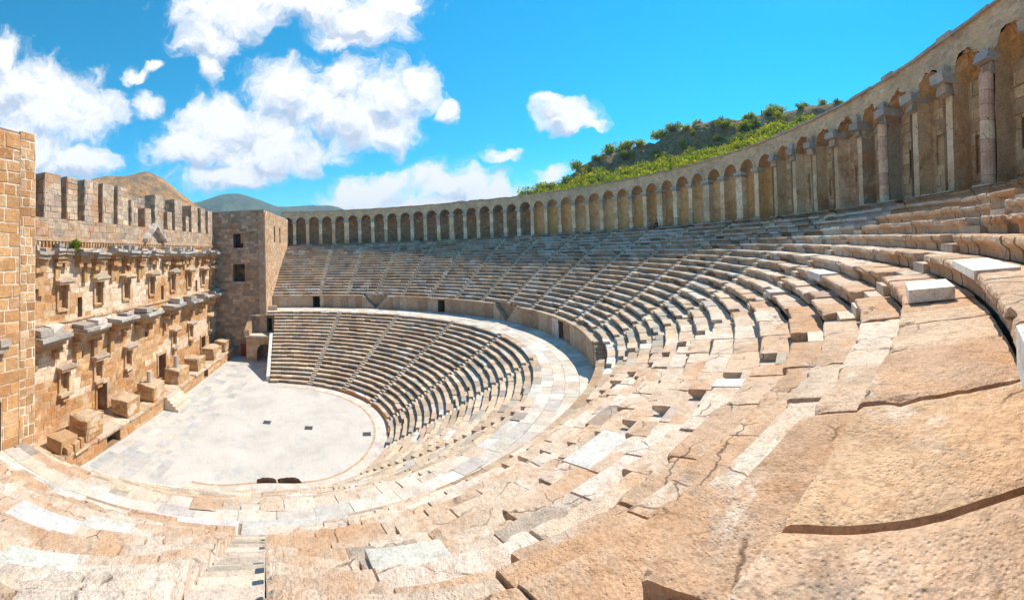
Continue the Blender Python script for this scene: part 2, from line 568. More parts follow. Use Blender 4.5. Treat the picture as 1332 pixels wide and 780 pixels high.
def row_of_blocks(mb, a0, a1, i, RR, ZZ, z0, lens, wp, gp):
    zf = z0 if i == 0 else ZZ[i - 1]
    re, rb = RR[i], RR[i + 1]
    t = a0
    while t < a1 - 1e-4:
        tm_d = float(np.hypot(*(pol(re, min(a1, t + 1), 0)[:2] - CAM[:2])))
        lo, hi = lens
        if i >= 14 and tm_d < 14:
            lo, hi = .55, 1.0
        L = rng.uniform(lo, hi)
        t1 = t + math.degrees(L / re)
        if a1 - t1 < math.degrees(.55 / re):
            t1 = a1
        g = math.degrees((.017 if tm_d < 19 else .012) / re) * rng.uniform(.3, 1.7)
        near = tm_d < 19
        line = near and i in (14, 15, 16) and RR is U_R
        jr = rng.normal(0, .02) + (rng.uniform(-.16, .18) if rng.random() < (.20 if near else .14) and not line else 0)
        jz = rng.normal(0, .012 if near else .010) - (.04 if rng.random() < .10 else 0)
        col = near_col(pol(re, .5 * (t + t1), ZZ[i])) if near else seat_col(wp, gp)
        if line:
            jz *= .35
            if tm_d < 9:
                col = pick([(.62, .42, .29), (.59, .39, .26), (.64, .47, .34), (.60, .44, .33)], .03) if i == 14 else pick([(.61, .44, .31), (.57, .40, .28)], .04)
        seat_block(mb, t + g, t1 - g, re, rb, zf, ZZ[i] + jz, col, tilt=rng.normal(0, .003 if line else .012), over=jr)
        t = t1

NEARC = [(.62, .43, .29), (.66, .50, .37), (.56, .37, .24), (.62, .46, .34), (.58, .38, .24), (.50, .38, .29), (.70, .57, .45), (.54, .37, .26), (.60, .48, .38)]
def near_col(p):
    x = rng.random()
    if x < .06:
        return pick([(.72, .62, .52)], .05)
    if x < .10:
        return pick(GREY) * (1.1, 1.0, .92)
    k = float(np.clip(.60 + 1.2 * fbm(np.array([[p[0] * .42, p[1] * .42, 2.0]]), 3, 61)[0] + rng.normal(0, .20), 0, 1))
    a_, b_, c_ = np.array((.54, .36, .24)), np.array((.62, .47, .35)), np.array((.69, .59, .50))
    c = a_ + (b_ - a_) * k * 2 if k < .5 else b_ + (c_ - b_) * (k * 2 - 1)
    return c * (1 + rng.normal(0, .03))

def step_col():
    return pick([(.54, .45, .36), (.60, .51, .42), (.46, .39, .32)], .12)

def stair_mesh(mb, t, RR, ZZ, z0, width, i0=0, i1=None):
    for i in range(i0, i1 if i1 else len(ZZ)):
        zf = z0 if i == 0 else ZZ[i - 1]
        re, rb = RR[i], RR[i + 1]
        hm = .5 * (rb - re)
        h = ZZ[i] - zf
        for k in range(2):
            ra = re + .03 + k * hm
            rz = rb + .1
            hw = math.degrees(width / 2 / re)
            zt = zf + h * (k + 1) / 2 + rng.normal(0, .008)
            j = rng.normal(0, .015)
            A = pol([ra + j, rz, rz, ra + j], [t - hw, t - hw, t + hw, t + hw], [zf - .05] * 4)
            B = pol([ra + j, rz, rz, ra + j], [t - hw, t - hw, t + hw, t + hw], [zt] * 4)
            mb.hexa(A, B, step_col())

def bank(name, RR, ZZ, z0, a_of_r0, a_of_r1, nseg):
    """the earth-and-rubble core just under the benches"""
    mb = MB()
    pr = []
    for i in range(len(ZZ)):
        zf = z0 if i == 0 else ZZ[i - 1]
        h = ZZ[i] - zf
        pr += [(RR[i] + .26, zf - h * .56), (RR[i] + .26, ZZ[i] - h * .56)]
    pr.append((RR[-1] + .2, ZZ[-1] - .25))
    pr = np.array(pr)
    P = np.zeros((nseg + 1, len(pr), 3))
    for j, (r, z) in enumerate(pr):
        ts = np.linspace(a_of_r0(r), a_of_r1(r), nseg + 1)
        P[:, j] = pol(r, ts, z)
    mb.grid(P, (.3, .22, .15))
    # the two end faces going down
    for k in (0, -1):
        top = P[k]
        low = top.copy(); low[:, 2] = min(z0, 0) - .5
        mb.grid(np.stack([top, low]), (.45, .34, .24))
    return struct(mb.build(name, M_EARTH), kind='structure')

# upper tier -------------------------------------------------------
U_ST = [174.3, 164.8, 155.2, 145.7, 136.2, 126.7, 117.2, 107.6, 98.1, 88.6, 79.1, 69.6, 60.0, 50.6, 41.0, 28.5, 14.9, 4.4]
bank('upper_bank', U_R, U_Z, 9.5, lambda r: end_angle(r, True) + .2, lambda r: end_angle(r, False) - .2, 110)
edges = [None] + U_ST + [None]
UW = len(edges) - 1
for w in range(UW):
    hi_, lo_ = edges[w], edges[w + 1]
    mid = (hi_ or 184) * .5 + (lo_ if lo_ is not None else -6) * .5
    p0 = pol(31, mid, 9.5)
    if w == 0:
        lab = 'short wedge of upper stone benches squeezed against the far tower'
    elif w == UW - 1:
        lab = 'last wedge of upper stone benches at far left, against the orange near tower'
    elif w >= 14:
        lab = ['wedge of upper benches rising from the podium end by its shaded twin stair',
               'ragged upper benches with white bench ends, right of the long narrow white slab',
               'worn orange benches with the big foreground slabs filling the bottom right',
               'rusty upper benches immediately left of the narrow foreground stair'][w - 14]
    else:
        lab = 'wedge of upper stone benches, %s after the short wedge by the far tower' % ORD[w - 1]
    tw = thing('upper_seating_wedge', lab, 'stone benches', tuple(p0), 'wedges of benches in the upper tier')
    for i in range(21):
        hw = math.degrees(.40 / U_R[i])
        a1 = (hi_ - hw) if hi_ is not None else end_angle(U_R[i], False) - .1
        a0 = (lo_ + hw) if lo_ is not None else end_angle(U_R[i], True) + .1
        if a1 - a0 < .5:
            continue
        wp = .10
        if i >= 16 and mid > 40:
            wp = .34
        elif i <= 1:
            wp = .35
        elif mid < 16:
            wp = .16
        if i >= 13 and 78 < mid < 118:
            wp = .6
        gp = .30 if mid > 50 else .12
        mb = MB()
        row_of_blocks(mb, a0, a1, i, U_R, U_Z, 9.5, (.95, 1.75), wp, gp)
        mb.build('bench_row', M_BENCH if mid > 44 else M_SEAT, tw)
for k, t in enumerate(U_ST):
    mb = MB()
    stair_mesh(mb, t, U_R, U_Z, 9.5, .78)
    if k == 16:
        lab = 'narrow stone stair dropping down the bottom left foreground'
    else:
        lab = 'narrow stair up the upper benches, %s counted from the far tower' % ORD[k]
    tag(mb.build('bench_stair', M_PAVE, origin=pol(30.8, t, 9.5)), lab, 'stair', 'radial stairs of the upper tier')

# lower tier -------------------------------------------------------
L_ST = [164.5, 142.0, 119.0, 96.0, 73.0, 50.5, 32.0, 14.4, 1.5]
def low_end(r, near):
    a = 9.3
    return -a if near else 180 + a
bank('lower_bank', L_R, L_Z, 0.0, lambda r: low_end(r, True), lambda r: low_end(r, False), 100)
edges = [None] + L_ST + [None]
LW = len(edges) - 1
for w in range(LW):
    hi_, lo_ = edges[w], edges[w + 1]
    mid = (hi_ or 189) * .5 + (lo_ if lo_ is not None else -9) * .5
    lab = ('wedge of lower benches beside the white sloping parapet of the arched passage' if w == 0 else
           'last wedge of lower benches, nearest the orange near tower' if w == LW - 1 else
           'wedge of lower stone benches, %s counted from the white sloping parapet' % ORD[w])
    tw = thing('lower_seating_wedge', lab, 'stone benches', tuple(pol(12.4, mid, 0)), 'wedges of benches in the lower tier')
    for i in range(20):
        hw = math.degrees(.38 / L_R[i])
        a1 = (hi_ - hw) if hi_ is not None else low_end(L_R[i], False)
        a0 = (lo_ + hw) if lo_ is not None else low_end(L_R[i], True)
        if i >= 18:      # the top rows run on over the passage to the towers
            if hi_ is None:
                a1 = 180 + math.degrees(math.asin(7.6 / L_R[i]))
            if lo_ is None:
                a0 = -math.degrees(math.asin(5.4 / L_R[i]))
        mb = MB()
        row_of_blocks(mb, a0, a1, i, L_R, L_Z, 0.0, (.85, 1.5), .05 if i < 19 else .5, .16)
        mb.build('bench_row', M_BENCH, tw)
for k, t in enumerate(L_ST):
    mb = MB()
    stair_mesh(mb, t, L_R, L_Z, 0.0, .74)
    tag(mb.build('bench_stair', M_PAVE, origin=pol(12.4, t, 0)),
        'narrow stair up the lower benches, %s counted from the white sloping parapet' % ORD[k], 'stair', 'radial stairs of the lower tier')

# walkway between the tiers
mb = MB()
r0, r1 = 25.45, 29.7
ts = np.linspace(-13, 193, 160)
mb.grid(np.stack([pol(r0 - .2, ts, ZD - .06), pol(r1 + .8, ts, ZD - .06)], 0), (.5, .45, .38))
ring_r = [25.5, 26.35, 27.2, 28.2, 29.6]
for a, b in zip(ring_r[:-1], ring_r[1:]):
    t = -12.0
    while t < 192:
        L = rng.uniform(.8, 1.8)
        t1 = t + math.degrees(L / a)
        g = math.degrees(.008 / a)
        z = ZD + rng.normal(0, .006)
        q = pol([a + .008, b - .008, b - .008, a + .008], [t + g, t + g, t1 - g, t1 - g], [z] * 4)
        c = pick([(.62, .56, .49), (.56, .52, .47), (.66, .60, .53), (.50, .47, .44), (.60, .51, .42), (.70, .67, .62)], .05)
        lowq = q.copy(); lowq[:, 2] -= .05
        mb.hexa(lowq, q, c)
        t = t1
struct(mb.build('walkway', M_PAVE), 'pale curved stone walkway between the two tiers', 'walkway')

# wall at the back of the walkway, with V stairs and doorways
V_T = [155.0, 107.5, 60.0]
DOORS = [175.5, 131.5, 84.0, 36.5]
hwV = 2.45
pod = thing('podium_wall', 'brown stained wall of upright slabs behind the curved walkway', 'wall', tuple(pol(29.5, 100, ZD)))
def arc_segments():
    cuts = []
    for t in V_T:
        d = math.degrees(hwV / 29.5); cuts.append((t - d, t + d, 'v'))
    for t in DOORS:
        d = math.degrees(.62 / 29.5); cuts.append((t - d, t + d, 'd'))
    cuts.sort()
    return cuts
CUTS = arc_segments()
mw, mc = MB(), MB()
def slab_run(mb, a, b, r, z0, z1, lens=(1.1, 2.0), depth=.4):
    t = a
    while t < b - 1e-3:
        t1 = t + math.degrees(rng.uniform(*lens) / r)
        if b - t1 < math.degrees(.5 / r):
            t1 = b
        g = math.degrees(.008 / r)
        j = rng.normal(0, .015)
        ts4 = [t + g, t1 - g, t1 - g, t + g]
        A = pol([r + j, r + j, r + depth, r + depth], ts4, [z0] * 4)
        B = pol([r + j, r + j, r + depth, r + depth], ts4, [z1] * 4)
        mb.hexa(A, B, pick([(.42, .31, .22), (.48, .37, .27), (.38, .27, .19), (.52, .42, .32)], .08) if rng.random() > .06 else pick(WHITE))
        t = t1
a = -10.6
for (c0, c1, k) in CUTS + [(190.6, 190.6, 'e')]:
    slab_run(mw, a, c0, 29.5, ZD - .05, 9.28)
    slab_run(mc, a, c0, 29.38, 9.282, 9.5, (1.0, 2.2), 1.1)
    a = c1
for t in DOORS:
    d = math.degrees(.62 / 29.5)
    A = pol([29.4, 29.4, 30.45, 30.45], [t - d - 1, t + d + 1, t + d + 1, t - d - 1], [9.283] * 4)
    B = A.copy(); B[:, 2] = 9.503
    mc.hexa(A, B, pick(CREAM))
mw.build('slab_facing', M_CARVED, pod)
for v in mc.c:
    v[:] = v * 1.0
mc.build('coping', M_SEAT, pod)
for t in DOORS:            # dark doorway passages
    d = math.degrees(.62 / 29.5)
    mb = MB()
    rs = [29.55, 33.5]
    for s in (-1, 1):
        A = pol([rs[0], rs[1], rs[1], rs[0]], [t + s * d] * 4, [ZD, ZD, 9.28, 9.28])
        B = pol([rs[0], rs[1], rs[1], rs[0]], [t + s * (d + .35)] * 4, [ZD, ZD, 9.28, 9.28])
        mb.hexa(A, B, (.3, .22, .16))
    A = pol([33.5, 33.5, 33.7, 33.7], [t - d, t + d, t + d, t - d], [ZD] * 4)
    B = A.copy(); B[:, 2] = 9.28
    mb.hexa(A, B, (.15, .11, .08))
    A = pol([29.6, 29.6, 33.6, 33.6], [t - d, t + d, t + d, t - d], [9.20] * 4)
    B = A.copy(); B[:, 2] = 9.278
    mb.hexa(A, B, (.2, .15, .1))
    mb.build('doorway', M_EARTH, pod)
for t in V_T:
    mb = MB()
    d = math.degrees(hwV / 29.5)
    slab_run(mb, t - d, t + d, 30.35, ZD - .05, 9.49)
    n = 8
    for s in (-1, 1):
        for k in range(n):
            x0, x1 = .18 + k * (hwV - .18) / n, hwV - .01
            zt = ZD + (k + 1) * 2.15 / n - (.004 if k == n - 1 else 0)
            za = ZD - .04 if k == 0 else ZD + k * 2.15 / n
            x1 = min(x1, hwV)
            ta, tb = t + s * math.degrees(x0 / 29.6), t + s * math.degrees(x1 / 29.6)
            A = pol([29.53, 29.53, 30.34, 30.34], [ta, tb, tb, ta], [za] * 4)
            B = A.copy(); B[:, 2] = zt
            mb.hexa(A, B, pick([(.46, .37, .28), (.52, .43, .34)], .06))
    mb.build('twin_stair', M_SEAT, pod)

# ------------------------------------------------------------------ orchestra
mb = MB()
ts = np.linspace(0, 360, 73)
P = np.stack([np.stack([r * np.cos(np.radians(ts)), r * np.sin(np.radians(ts)), 0 * ts], -1) for r in (0.01, 4, 8, 12.75)], 0)
mb.grid(P, (.6, .5, .45))
mb.add([(-25, -14.5, -.002), (24, -14.5, -.002), (24, -.5, -.002), (-25, -.5, -.002)], [(0, 1, 2, 3)], (.5, .45, .4))
struct(mb.build('orchestra_floor', M_FLOOR), 'pale dusty stone floor of the orchestra', 'floor')
mb = MB()
for (a, b, cset) in ((10.95, 11.15, [(.50, .33, .20)]), (11.16, 12.5, [(.60, .55, .50), (.66, .60, .54), (.56, .51, .46)])):
    t = -14.0
    while t < 178:
        t1 = t + math.degrees(rng.uniform(.9, 1.6) / a)
        q = pol([a, b, b, a], [t + .04, t + .04, t1 - .04, t1 - .04], [.004 + .003 * rng.random()] * 4)
        mb.add(q, [(0, 1, 2, 3)], pick(cset, .05))
        t = t1
struct(mb.build('edge_paving', M_PAVE), 'ring of paving stones round the orchestra edge', 'paving')
mb = MB()
for x0 in np.arange(-22, 19, 1.45):
    for y0 in np.arange(-10.6, -5.0, .95):
        if rng.random() < .72 - .08 * (y0 + 10.6):
            mb.add([(x0 + .02, y0 + .02, .005), (x0 + 1.43, y0 + .02, .005), (x0 + 1.43, y0 + .93, .005), (x0 + .02, y0 + .93, .005)],
                   [(0, 1, 2, 3)], pick([(.47, .47, .46), (.52, .50, .48), (.55, .53, .50), (.44, .45, .46)], .05))
struct(mb.build('stage_paving', M_PAVE), 'worn grey paving slabs in front of the stage', 'paving')
for (x, y, lab) in ((-1.0, .4, 'small square iron drain cover nearest the stage'), (-.4, 4.7, 'middle iron drain cover on the orchestra floor'),
                    (.8, 10.3, 'iron drain cover near the curved bench edge')):
    mb = MB()
    for k in range(6):
        mb.box(x - .34 + k * .115, x - .27 + k * .115, y - .33, y + .33, .006, .03, (.06, .06, .065))
    mb.box(x - .38, x + .38, y - .38, y - .331, .006, .032, (.06, .06, .065))
    mb.box(x - .38, x + .38, y + .331, y + .38, .006, .032, (.06, .06, .065))
    mb.add([(x - .38, y - .38, .0065), (x + .38, y - .38, .0065), (x + .38, y + .38, .0065), (x - .38, y + .38, .0065)], [(0, 1, 2, 3)], (.02, .02, .02))
    tag(mb.build('drain_cover', M_IRON, origin=(x, y, 0)), lab, 'drain cover', 'iron drain covers in the orchestra floor')
# orange strips at the foot of the lowest bench: warm bounced light as colour
for (a0, a1, lab) in ((120, 146, 'orange strip of painted warm light along the lowest bench, farther piece'), (84, 117, 'orange strip of painted warm light along the lowest bench, nearer piece')):
    mb = MB()
    ts = np.linspace(a0, a1, 14)
    A = np.stack([pol(12.33, ts, .005), pol(12.33, ts, .27), pol(12.42, ts, .27), pol(12.42, ts, .005)], 0)
    mb.grid(A, (.5, .25, .08))
    tag(mb.build('lit_riser_strip', M_LIT_RISER, origin=pol(12.35, a0, 0)), lab, 'painted light strip')
# dark lumps modelling the shadow under the raised front seats
for k, (t0, t1, lab) in enumerate(((13.2, 22.5, 'long dark brown lump standing in for shadow at the near edge of the orchestra'), (23.2, 33.0, 'shorter dark brown lump standing in for shadow at the near edge of the orchestra'))):
    mb = MB()
    ts = np.linspace(t0, t1, 16)
    ss = np.linspace(0, np.pi, 8)
    P = np.zeros((16, 8, 3))
    for i, t in enumerate(ts):
        e = math.sin(math.pi * i / 15) ** .4
        P[i] = pol(10.9 - .24 * np.cos(ss) * 1.0, t, .01 + .25 * e * np.sin(ss))
    n = fbm(P.reshape(-1, 3) * 2.3, 4, 3).reshape(16, 8)
    P[..., 2] += np.clip(P[..., 2], 0, .5) * n * .8
    mb.grid(P, (.1, .06, .04))
    tag(mb.build('shadow_lump', M_SHADOW_LUMP, origin=pol(10.9, t0, 0)), lab, 'cover')
    
# ------------------------------------------------------------------ masonry helpers
def subtract(rect, holes):
    rects = [rect]
    for (hx0, hx1, hz0, hz1) in holes:
        out = []
        for (x0, x1, z0, z1) in rects:
            if hx1 <= x0 or hx0 >= x1 or hz1 <= z0 or hz0 >= z1:
                out.append((x0, x1, z0, z1)); continue
            if hx0 > x0: out.append((x0, hx0, z0, z1))
            if hx1 < x1: out.append((hx1, x1, z0, z1))
            a, b = max(x0, hx0), min(x1, hx1)
            if hz0 > z0: out.append((a, b, z0, hz0))
            if hz1 < z1: out.append((a, b, hz1, z1))
        rects = out
    return rects

def ashlar(mb, O, Ud, N, W, z0, z1, course=.6, lens=(.7, 1.5), holes=(), colf=None, gap=.014, jit=.02, mortar=(.62, .52, .40), bev=.02, proud=.035):
    """courses of squared blocks standing proud of a pale mortar bed"""
    O, Ud, N = np.asarray(O, float), np.asarray(Ud, float), np.asarray(N, float)
    zv = np.array([0, 0, 1.0])
    def P(x, z, d):
        return O + Ud * x + zv * z + N * d
    for (a, b, c, d) in subtract((0, W, z0, z1), holes):
        mb.add([P(a, c, 0), P(b, c, 0), P(b, d, 0), P(a, d, 0)], [(0, 1, 2, 3)], mortar)
    z = z0
    while z < z1 - .05:
        h = course * rng.uniform(.82, 1.2)
        if z1 - (z + h) < course * .45:
            h = z1 - z
        x = -rng.uniform(0, lens[0])
        while x < W:
            L = rng.uniform(*lens)
            xa, xb = max(0, x), min(W, x + L)
            x += L
            if xb - xa < .12:
                continue
            for (a, b, c, d) in subtract((xa, xb, z, z + h), holes):
                if b - a < .07 or d - c < .07:
                    continue
                g = gap * rng.uniform(.6, 1.8)
                dep = proud + abs(rng.normal(0, jit))
                col = colf(.5 * (a + b), .5 * (c + d)) if colf else pick(OCHRE)
                e = bev
                cor = np.array([(a + g, c + g), (b - g, c + g), (b - g, d - g), (a + g, d - g)])
                cor = cor + rng.normal(0, .011, cor.shape)
                mid = cor.mean(0)
                inn = cor + np.sign(mid - cor) * e
                V = [P(q[0], q[1], .0) for q in cor] + [P(q[0], q[1], dep - .012) for q in cor] + [P(q[0], q[1], dep + rng.normal(0, .004)) for q in inn]
                Fc = [(0, 1, 5, 4), (1, 2, 6, 5), (2, 3, 7, 6), (3, 0, 4, 7), (4, 5, 9, 8), (5, 6, 10, 9), (6, 7, 11, 10), (7, 4, 8, 11), (8, 9, 10, 11)]
                mb.add(V, Fc, col)
        z += h

def recess(mb, O, Ud, N, hole, depth, col, back=None):
    """the sides and the back of an opening"""
    O, Ud, N = np.asarray(O, float), np.asarray(Ud, float), np.asarray(N, float)
    a, b, c, d = hole
    zv = np.array([0, 0, 1.0])
    P = lambda x, z, t: O + Ud * x + zv * z - N * t
    q0 = [P(a, c, 0), P(b, c, 0), P(b, d, 0), P(a, d, 0)]
    q1 = [P(a, c, depth), P(b, c, depth), P(b, d, depth), P(a, d, depth)]
    mb.add(q0 + q1, [(0, 1, 5, 4), (1, 2, 6, 5), (2, 3, 7, 6), (3, 0, 4, 7)], col)
    mb.add(q1, [(0, 1, 2, 3)], back if back is not None else col)  # a darker back colour stands in for the unlit depth

# ------------------------------------------------------------------ stage building
YW = -14.3
SX0, SX1 = -24.0, 24.0           # ashlar runs from x=SX1 (near) to x=SX0; local u = X - SX0
stage = thing('stage_wall', 'tall orange stage wall with carved cornices, doorways and battlements', 'stage wall', (-.5, YW, 0))
lx = lambda x: x - SX0
doors = [(6.5, 1.5, 2.9), (-5.5, 1.75, 3.2), (-18.4, 1.5, 2.9), (17.5, 1.5, 2.9)]
holes = []
for (x, w, h) in doors:
    holes.append((lx(x - w / 2), lx(x + w / 2), 1.2, 1.2 + h))
niche_up = [12.1, 7.0, 2.2, -3.2, -8.6, -13.6, -18.6, -22.6]
niche_lo = [11.9, 7.1, 1.9, -8.8, -14.0, -21.4]
for x in niche_up:
    holes.append((lx(x - .55), lx(x + .55), 12.2, 14.4))
for x in niche_lo:
    holes.append((lx(x - .5), lx(x + .5), 4.9, 6.7))
wins = [(9.7, 11.0, 13.0), (-5.9, 11.2, 13.0), (-16.3, 11.3, 13.0), (9.6, 7.2, 7.9), (-2.0, 7.2, 7.9)]
for (x, a, b) in wins:
    holes.append((lx(x - .33), lx(x + .33), a, b))
def wall_col(u, z):
    X_ = u + SX0
    n = fbm(np.array([[X_ * .22, z * .25, 3.0]]), 3, 77)[0]
    if 10.6 < z < 17.6 or 3.6 < z < 9.4:
        if n > .08:
            return pick([(.78, .63, .48), (.74, .57, .42), (.80, .67, .53)], .04)     # remains of cream plaster
    if z > 18.4:
        return pick([(.50, .36, .25), (.45, .33, .24), (.55, .42, .31), (.42, .34, .28)], .08)
    return pick([(.56, .33, .16), (.52, .29, .13), (.60, .38, .21), (.62, .44, .28)], .08)
mb = MB()
ashlar(mb, (SX0, YW, 0), (1, 0, 0), (0, 1, 0), SX1 - SX0, 0, 20.3, .56, (.6, 1.4), holes, wall_col, jit=.012, gap=.016, proud=.022, bev=.014, mortar=(.74, .60, .45))
for (a_, b_, c_, d_) in subtract((0, SX1 - SX0, 0, 20.2), holes[:len(doors)]):
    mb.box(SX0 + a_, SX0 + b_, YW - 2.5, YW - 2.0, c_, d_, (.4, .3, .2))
mb.box(SX0, SX1, YW - 2.5, YW - .01, 20.2, 20.29, (.45, .36, .27))
mb.build('wall', M_WALL, stage)
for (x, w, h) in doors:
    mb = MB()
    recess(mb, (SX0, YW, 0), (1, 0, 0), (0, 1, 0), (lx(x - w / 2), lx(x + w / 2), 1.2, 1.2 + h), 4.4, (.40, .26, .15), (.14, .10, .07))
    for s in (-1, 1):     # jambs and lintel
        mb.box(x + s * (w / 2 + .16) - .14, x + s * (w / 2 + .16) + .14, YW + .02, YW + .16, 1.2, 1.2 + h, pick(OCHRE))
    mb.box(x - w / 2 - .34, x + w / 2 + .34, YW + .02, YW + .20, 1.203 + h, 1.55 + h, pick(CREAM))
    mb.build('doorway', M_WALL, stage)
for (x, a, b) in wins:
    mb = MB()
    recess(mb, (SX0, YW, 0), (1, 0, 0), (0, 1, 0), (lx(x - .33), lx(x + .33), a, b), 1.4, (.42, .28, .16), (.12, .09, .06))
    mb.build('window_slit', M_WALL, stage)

def gable(mb, x0, x1, y0, y1, z0, hgt, th, col):
    """small solid pediment"""
    xm = .5 * (x0 + x1)
    A = [(x0, y0, z0), (x1, y0, z0), (x1, y0, z0 + th), (xm, y0, z0 + hgt), (x0, y0, z0 + th)]
    B = [(p[0], y1, p[2]) for p in A]
    n = 5
    mb.add(A + B, [(0, 1, 2, 3, 4), (9, 8, 7, 6, 5)] + [(i, (i + 1) % n + 0, n + (i + 1) % n, n + i) for i in range(n)], col)

def aedicule(x, zb, zt, w, lower):
    mb = MB()
    recess(mb, (SX0, YW, 0), (1, 0, 0), (0, 1, 0), (lx(x - w / 2), lx(x + w / 2), zb, zt), .38, (.50, .33, .19), (.50, .34, .2))
    for s in (-1, 1):
        mb.box(x + s * (w / 2 + .13) - .11, x + s * (w / 2 + .13) + .11, YW + .02, YW + .22, zb - .05, zt, pick([(.60, .42, .27)]))
    wob = rng.uniform(-.08, .08)
    mb.box(x - w / 2 - .45, x + w / 2 + .45 + wob, YW + .0, YW + .72, zt + .003, zt + .24, pick([(.54, .36, .20), (.6, .44, .3)]), .012)
    mb.build('niche', M_WALL, stage)
    mb = MB()
    gable(mb, x - w / 2 - .55, x + w / 2 + .55 + wob, YW + .01, YW + .86, zt + .243, rng.uniform(.5, .7), .16, pick([(.52, .44, .36), (.60, .46, .32)]))
    mb.erode(.08, 1.3, 5)
    mb.build('pediment', M_CARVED, stage)
    mb = MB()
    if lower:     # sill on a bracket
        mb.box(x - .8, x + .8, YW + .0, YW + .55, zb - .45, zb - .2, pick([(.6, .46, .33)]), .02)
        mb.box(x - .35, x + .35, YW + .0, YW + .35, zb - .95, zb - .453, pick(OCHRE), .02)
    else:
        mb.box(x - .7, x + .7, YW + .0, YW + .22, zb - .25, zb - .05, pick(OCHRE), .02)
    mb.build('sill', M_WALL, stage)
for x in niche_up:
    aedicule(x + rng.uniform(-.1, .1) * 0, 12.2, 14.4, 1.1, False)
for x in niche_lo:
    aedicule(x, 4.9, 6.7, 1.0, True)

def cornice(x0, x1, z, proj, top_grey=True):
    """projecting piece of entablature on its pair of brackets"""
    mb = MB()
    oc = lambda: pick([(.52, .32, .15), (.56, .36, .19), (.48, .30, .16)], .06)
    mb.box(x0 + .35, x1 - .35, YW, YW + proj * .50, z - 1.35, z - 1.003, oc(), .015)
    mb.box(x0 + .2, x1 - .2, YW, YW + proj * .66, z - 1.0, z - .653, oc(), .015)
    mb.erode(.06, 1.1, 3)
    mb.build('frieze', M_WALL, stage)
    mb = MB()
    n = max(2, int(round((x1 - x0) / 1.5)))
    xs = np.linspace(x0, x1, n + 1)
    for a, b in zip(xs[:-1], xs[1:]):
        k = rng.uniform(-.05, .05)
        mb.box(a + .01, b - .01, YW, YW + proj * .84 + k, z - .65, z - .33, pick([(.52, .42, .33), (.46, .40, .35)]), .02)
        mb.box(a - .03, b + .02 - .03, YW, YW + proj + k, z - .327, z - .05 + rng.uniform(-.04, .04), pick([(.46, .44, .42), (.54, .51, .48), (.40, .38, .36)]), .025)
        if rng.random() < .75:   # odd blocks left on top
            e = rng.uniform(.1, .3)
            mb.box(a + e, b - rng.uniform(.1, .4), YW + .02, YW + proj * rng.uniform(.5, .85), z + .0, z + rng.uniform(.2, .6), pick([(.50, .48, .46), (.58, .55, .52), (.38, .36, .34)]), .03)
    mb.erode(.09, 1.1, 3)
    mb.build('cornice_block', M_CARVED, stage)
    for xb in (x0 + .55, x1 - .55):
        mb = MB()
        w = rng.uniform(.26, .40)
        mb.box(xb - w, xb + w, YW, YW + proj * .48, z - 1.35 - rng.uniform(.3, .5), z - 1.353, oc(), .03)
        if rng.random() < .85:
            mb.box(xb - w * .8, xb + w * .8, YW, YW + proj * .24, z - rng.uniform(2.2, 4.2), z - 1.8, oc(), .02)
        mb.erode(.08, 1.3, 5)
        mb.build('bracket', M_WALL, stage)
for (a, b, z) in ((12.6, 16.2, 10.3), (7.3, 10.9, 10.45), (2.3, 5.7, 10.6), (-2.9, .7, 10.45), (-8.9, -5.6, 10.65), (-14.4, -11.3, 10.5), (-19.0, -16.2, 10.65), (-23.8, -20.9, 10.6)):
    cornice(a, b, z + rng.uniform(-.06, .06), 2.0)
xs_ = [16.0, 13.6, 11.0, 8.4, 5.9, 3.3, .6, -2.2, -5.0, -7.6, -10.2, -12.8, -15.4, -18.0, -20.7, -23.6]
for k in range(len(xs_) - 1):
    b, a = xs_[k], xs_[k + 1]
    cornice(a + rng.uniform(.1, .8), b - rng.uniform(.0, .6), 17.5 + rng.uniform(-.2, .2), 1.5 + rng.uniform(-.55, .35))
mb = MB()   # string courses between the storeys
for (z, p, c) in ((10.0, .28, (.6, .47, .33)), (17.0, .24, (.6, .46, .32)), (10.95, .16, (.62, .46, .3))):
    x = SX0
    while x < SX1:
        L = rng.uniform(1.2, 2.4)
        mb.box(x, min(SX1, x + L - .02), YW + .0, YW + p + rng.uniform(-.03, .03), z, z + .22, pick([c], .08), .01)
        x += L
mb.erode(.06, .9, 5)
mb.build('string_course', M_WALL, stage)
mb = MB()   # toothed course under the parapet
x = SX0 + .2
while x < 16:
    mb.box(x, x + .24, YW + .02, YW + .20, 17.95, 18.25, pick(OCHRE), .01)
    x += .42
mb.box(SX0, SX1, YW + .01, YW + .24, 18.253, 18.45, (.52, .40, .29))
mb.build('toothed_course', M_WALL, stage)
# gable in the middle
mb = MB()
gc = [(.58, .54, .49), (.64, .58, .52), (.50, .46, .42)]
for (xa, xb) in ((-1.4, -3.7), (-6.2, -3.7)):
    for k in range(5):
        f0, f1 = k / 5, (k + 1) / 5 - .02
        za, zb = 18.5 + 2.0 * f0, 18.5 + 2.0 * f1
        x0, x1 = xa + (xb - xa) * f0, xa + (xb - xa) * f1
        A = [(x0, YW + .02, za), (x1, YW + .02, zb), (x1, YW + .02, zb + .45), (x0, YW + .02, za + .45)]
        B = [(q[0], YW + .75 + rng.uniform(-.06, .06), q[2]) for q in A]
        mb.hexa(np.array(A), np.array(B), pick(gc))
mb.erode(.10, 1.2, 5)
mb.build('gable', M_CARVED, stage)
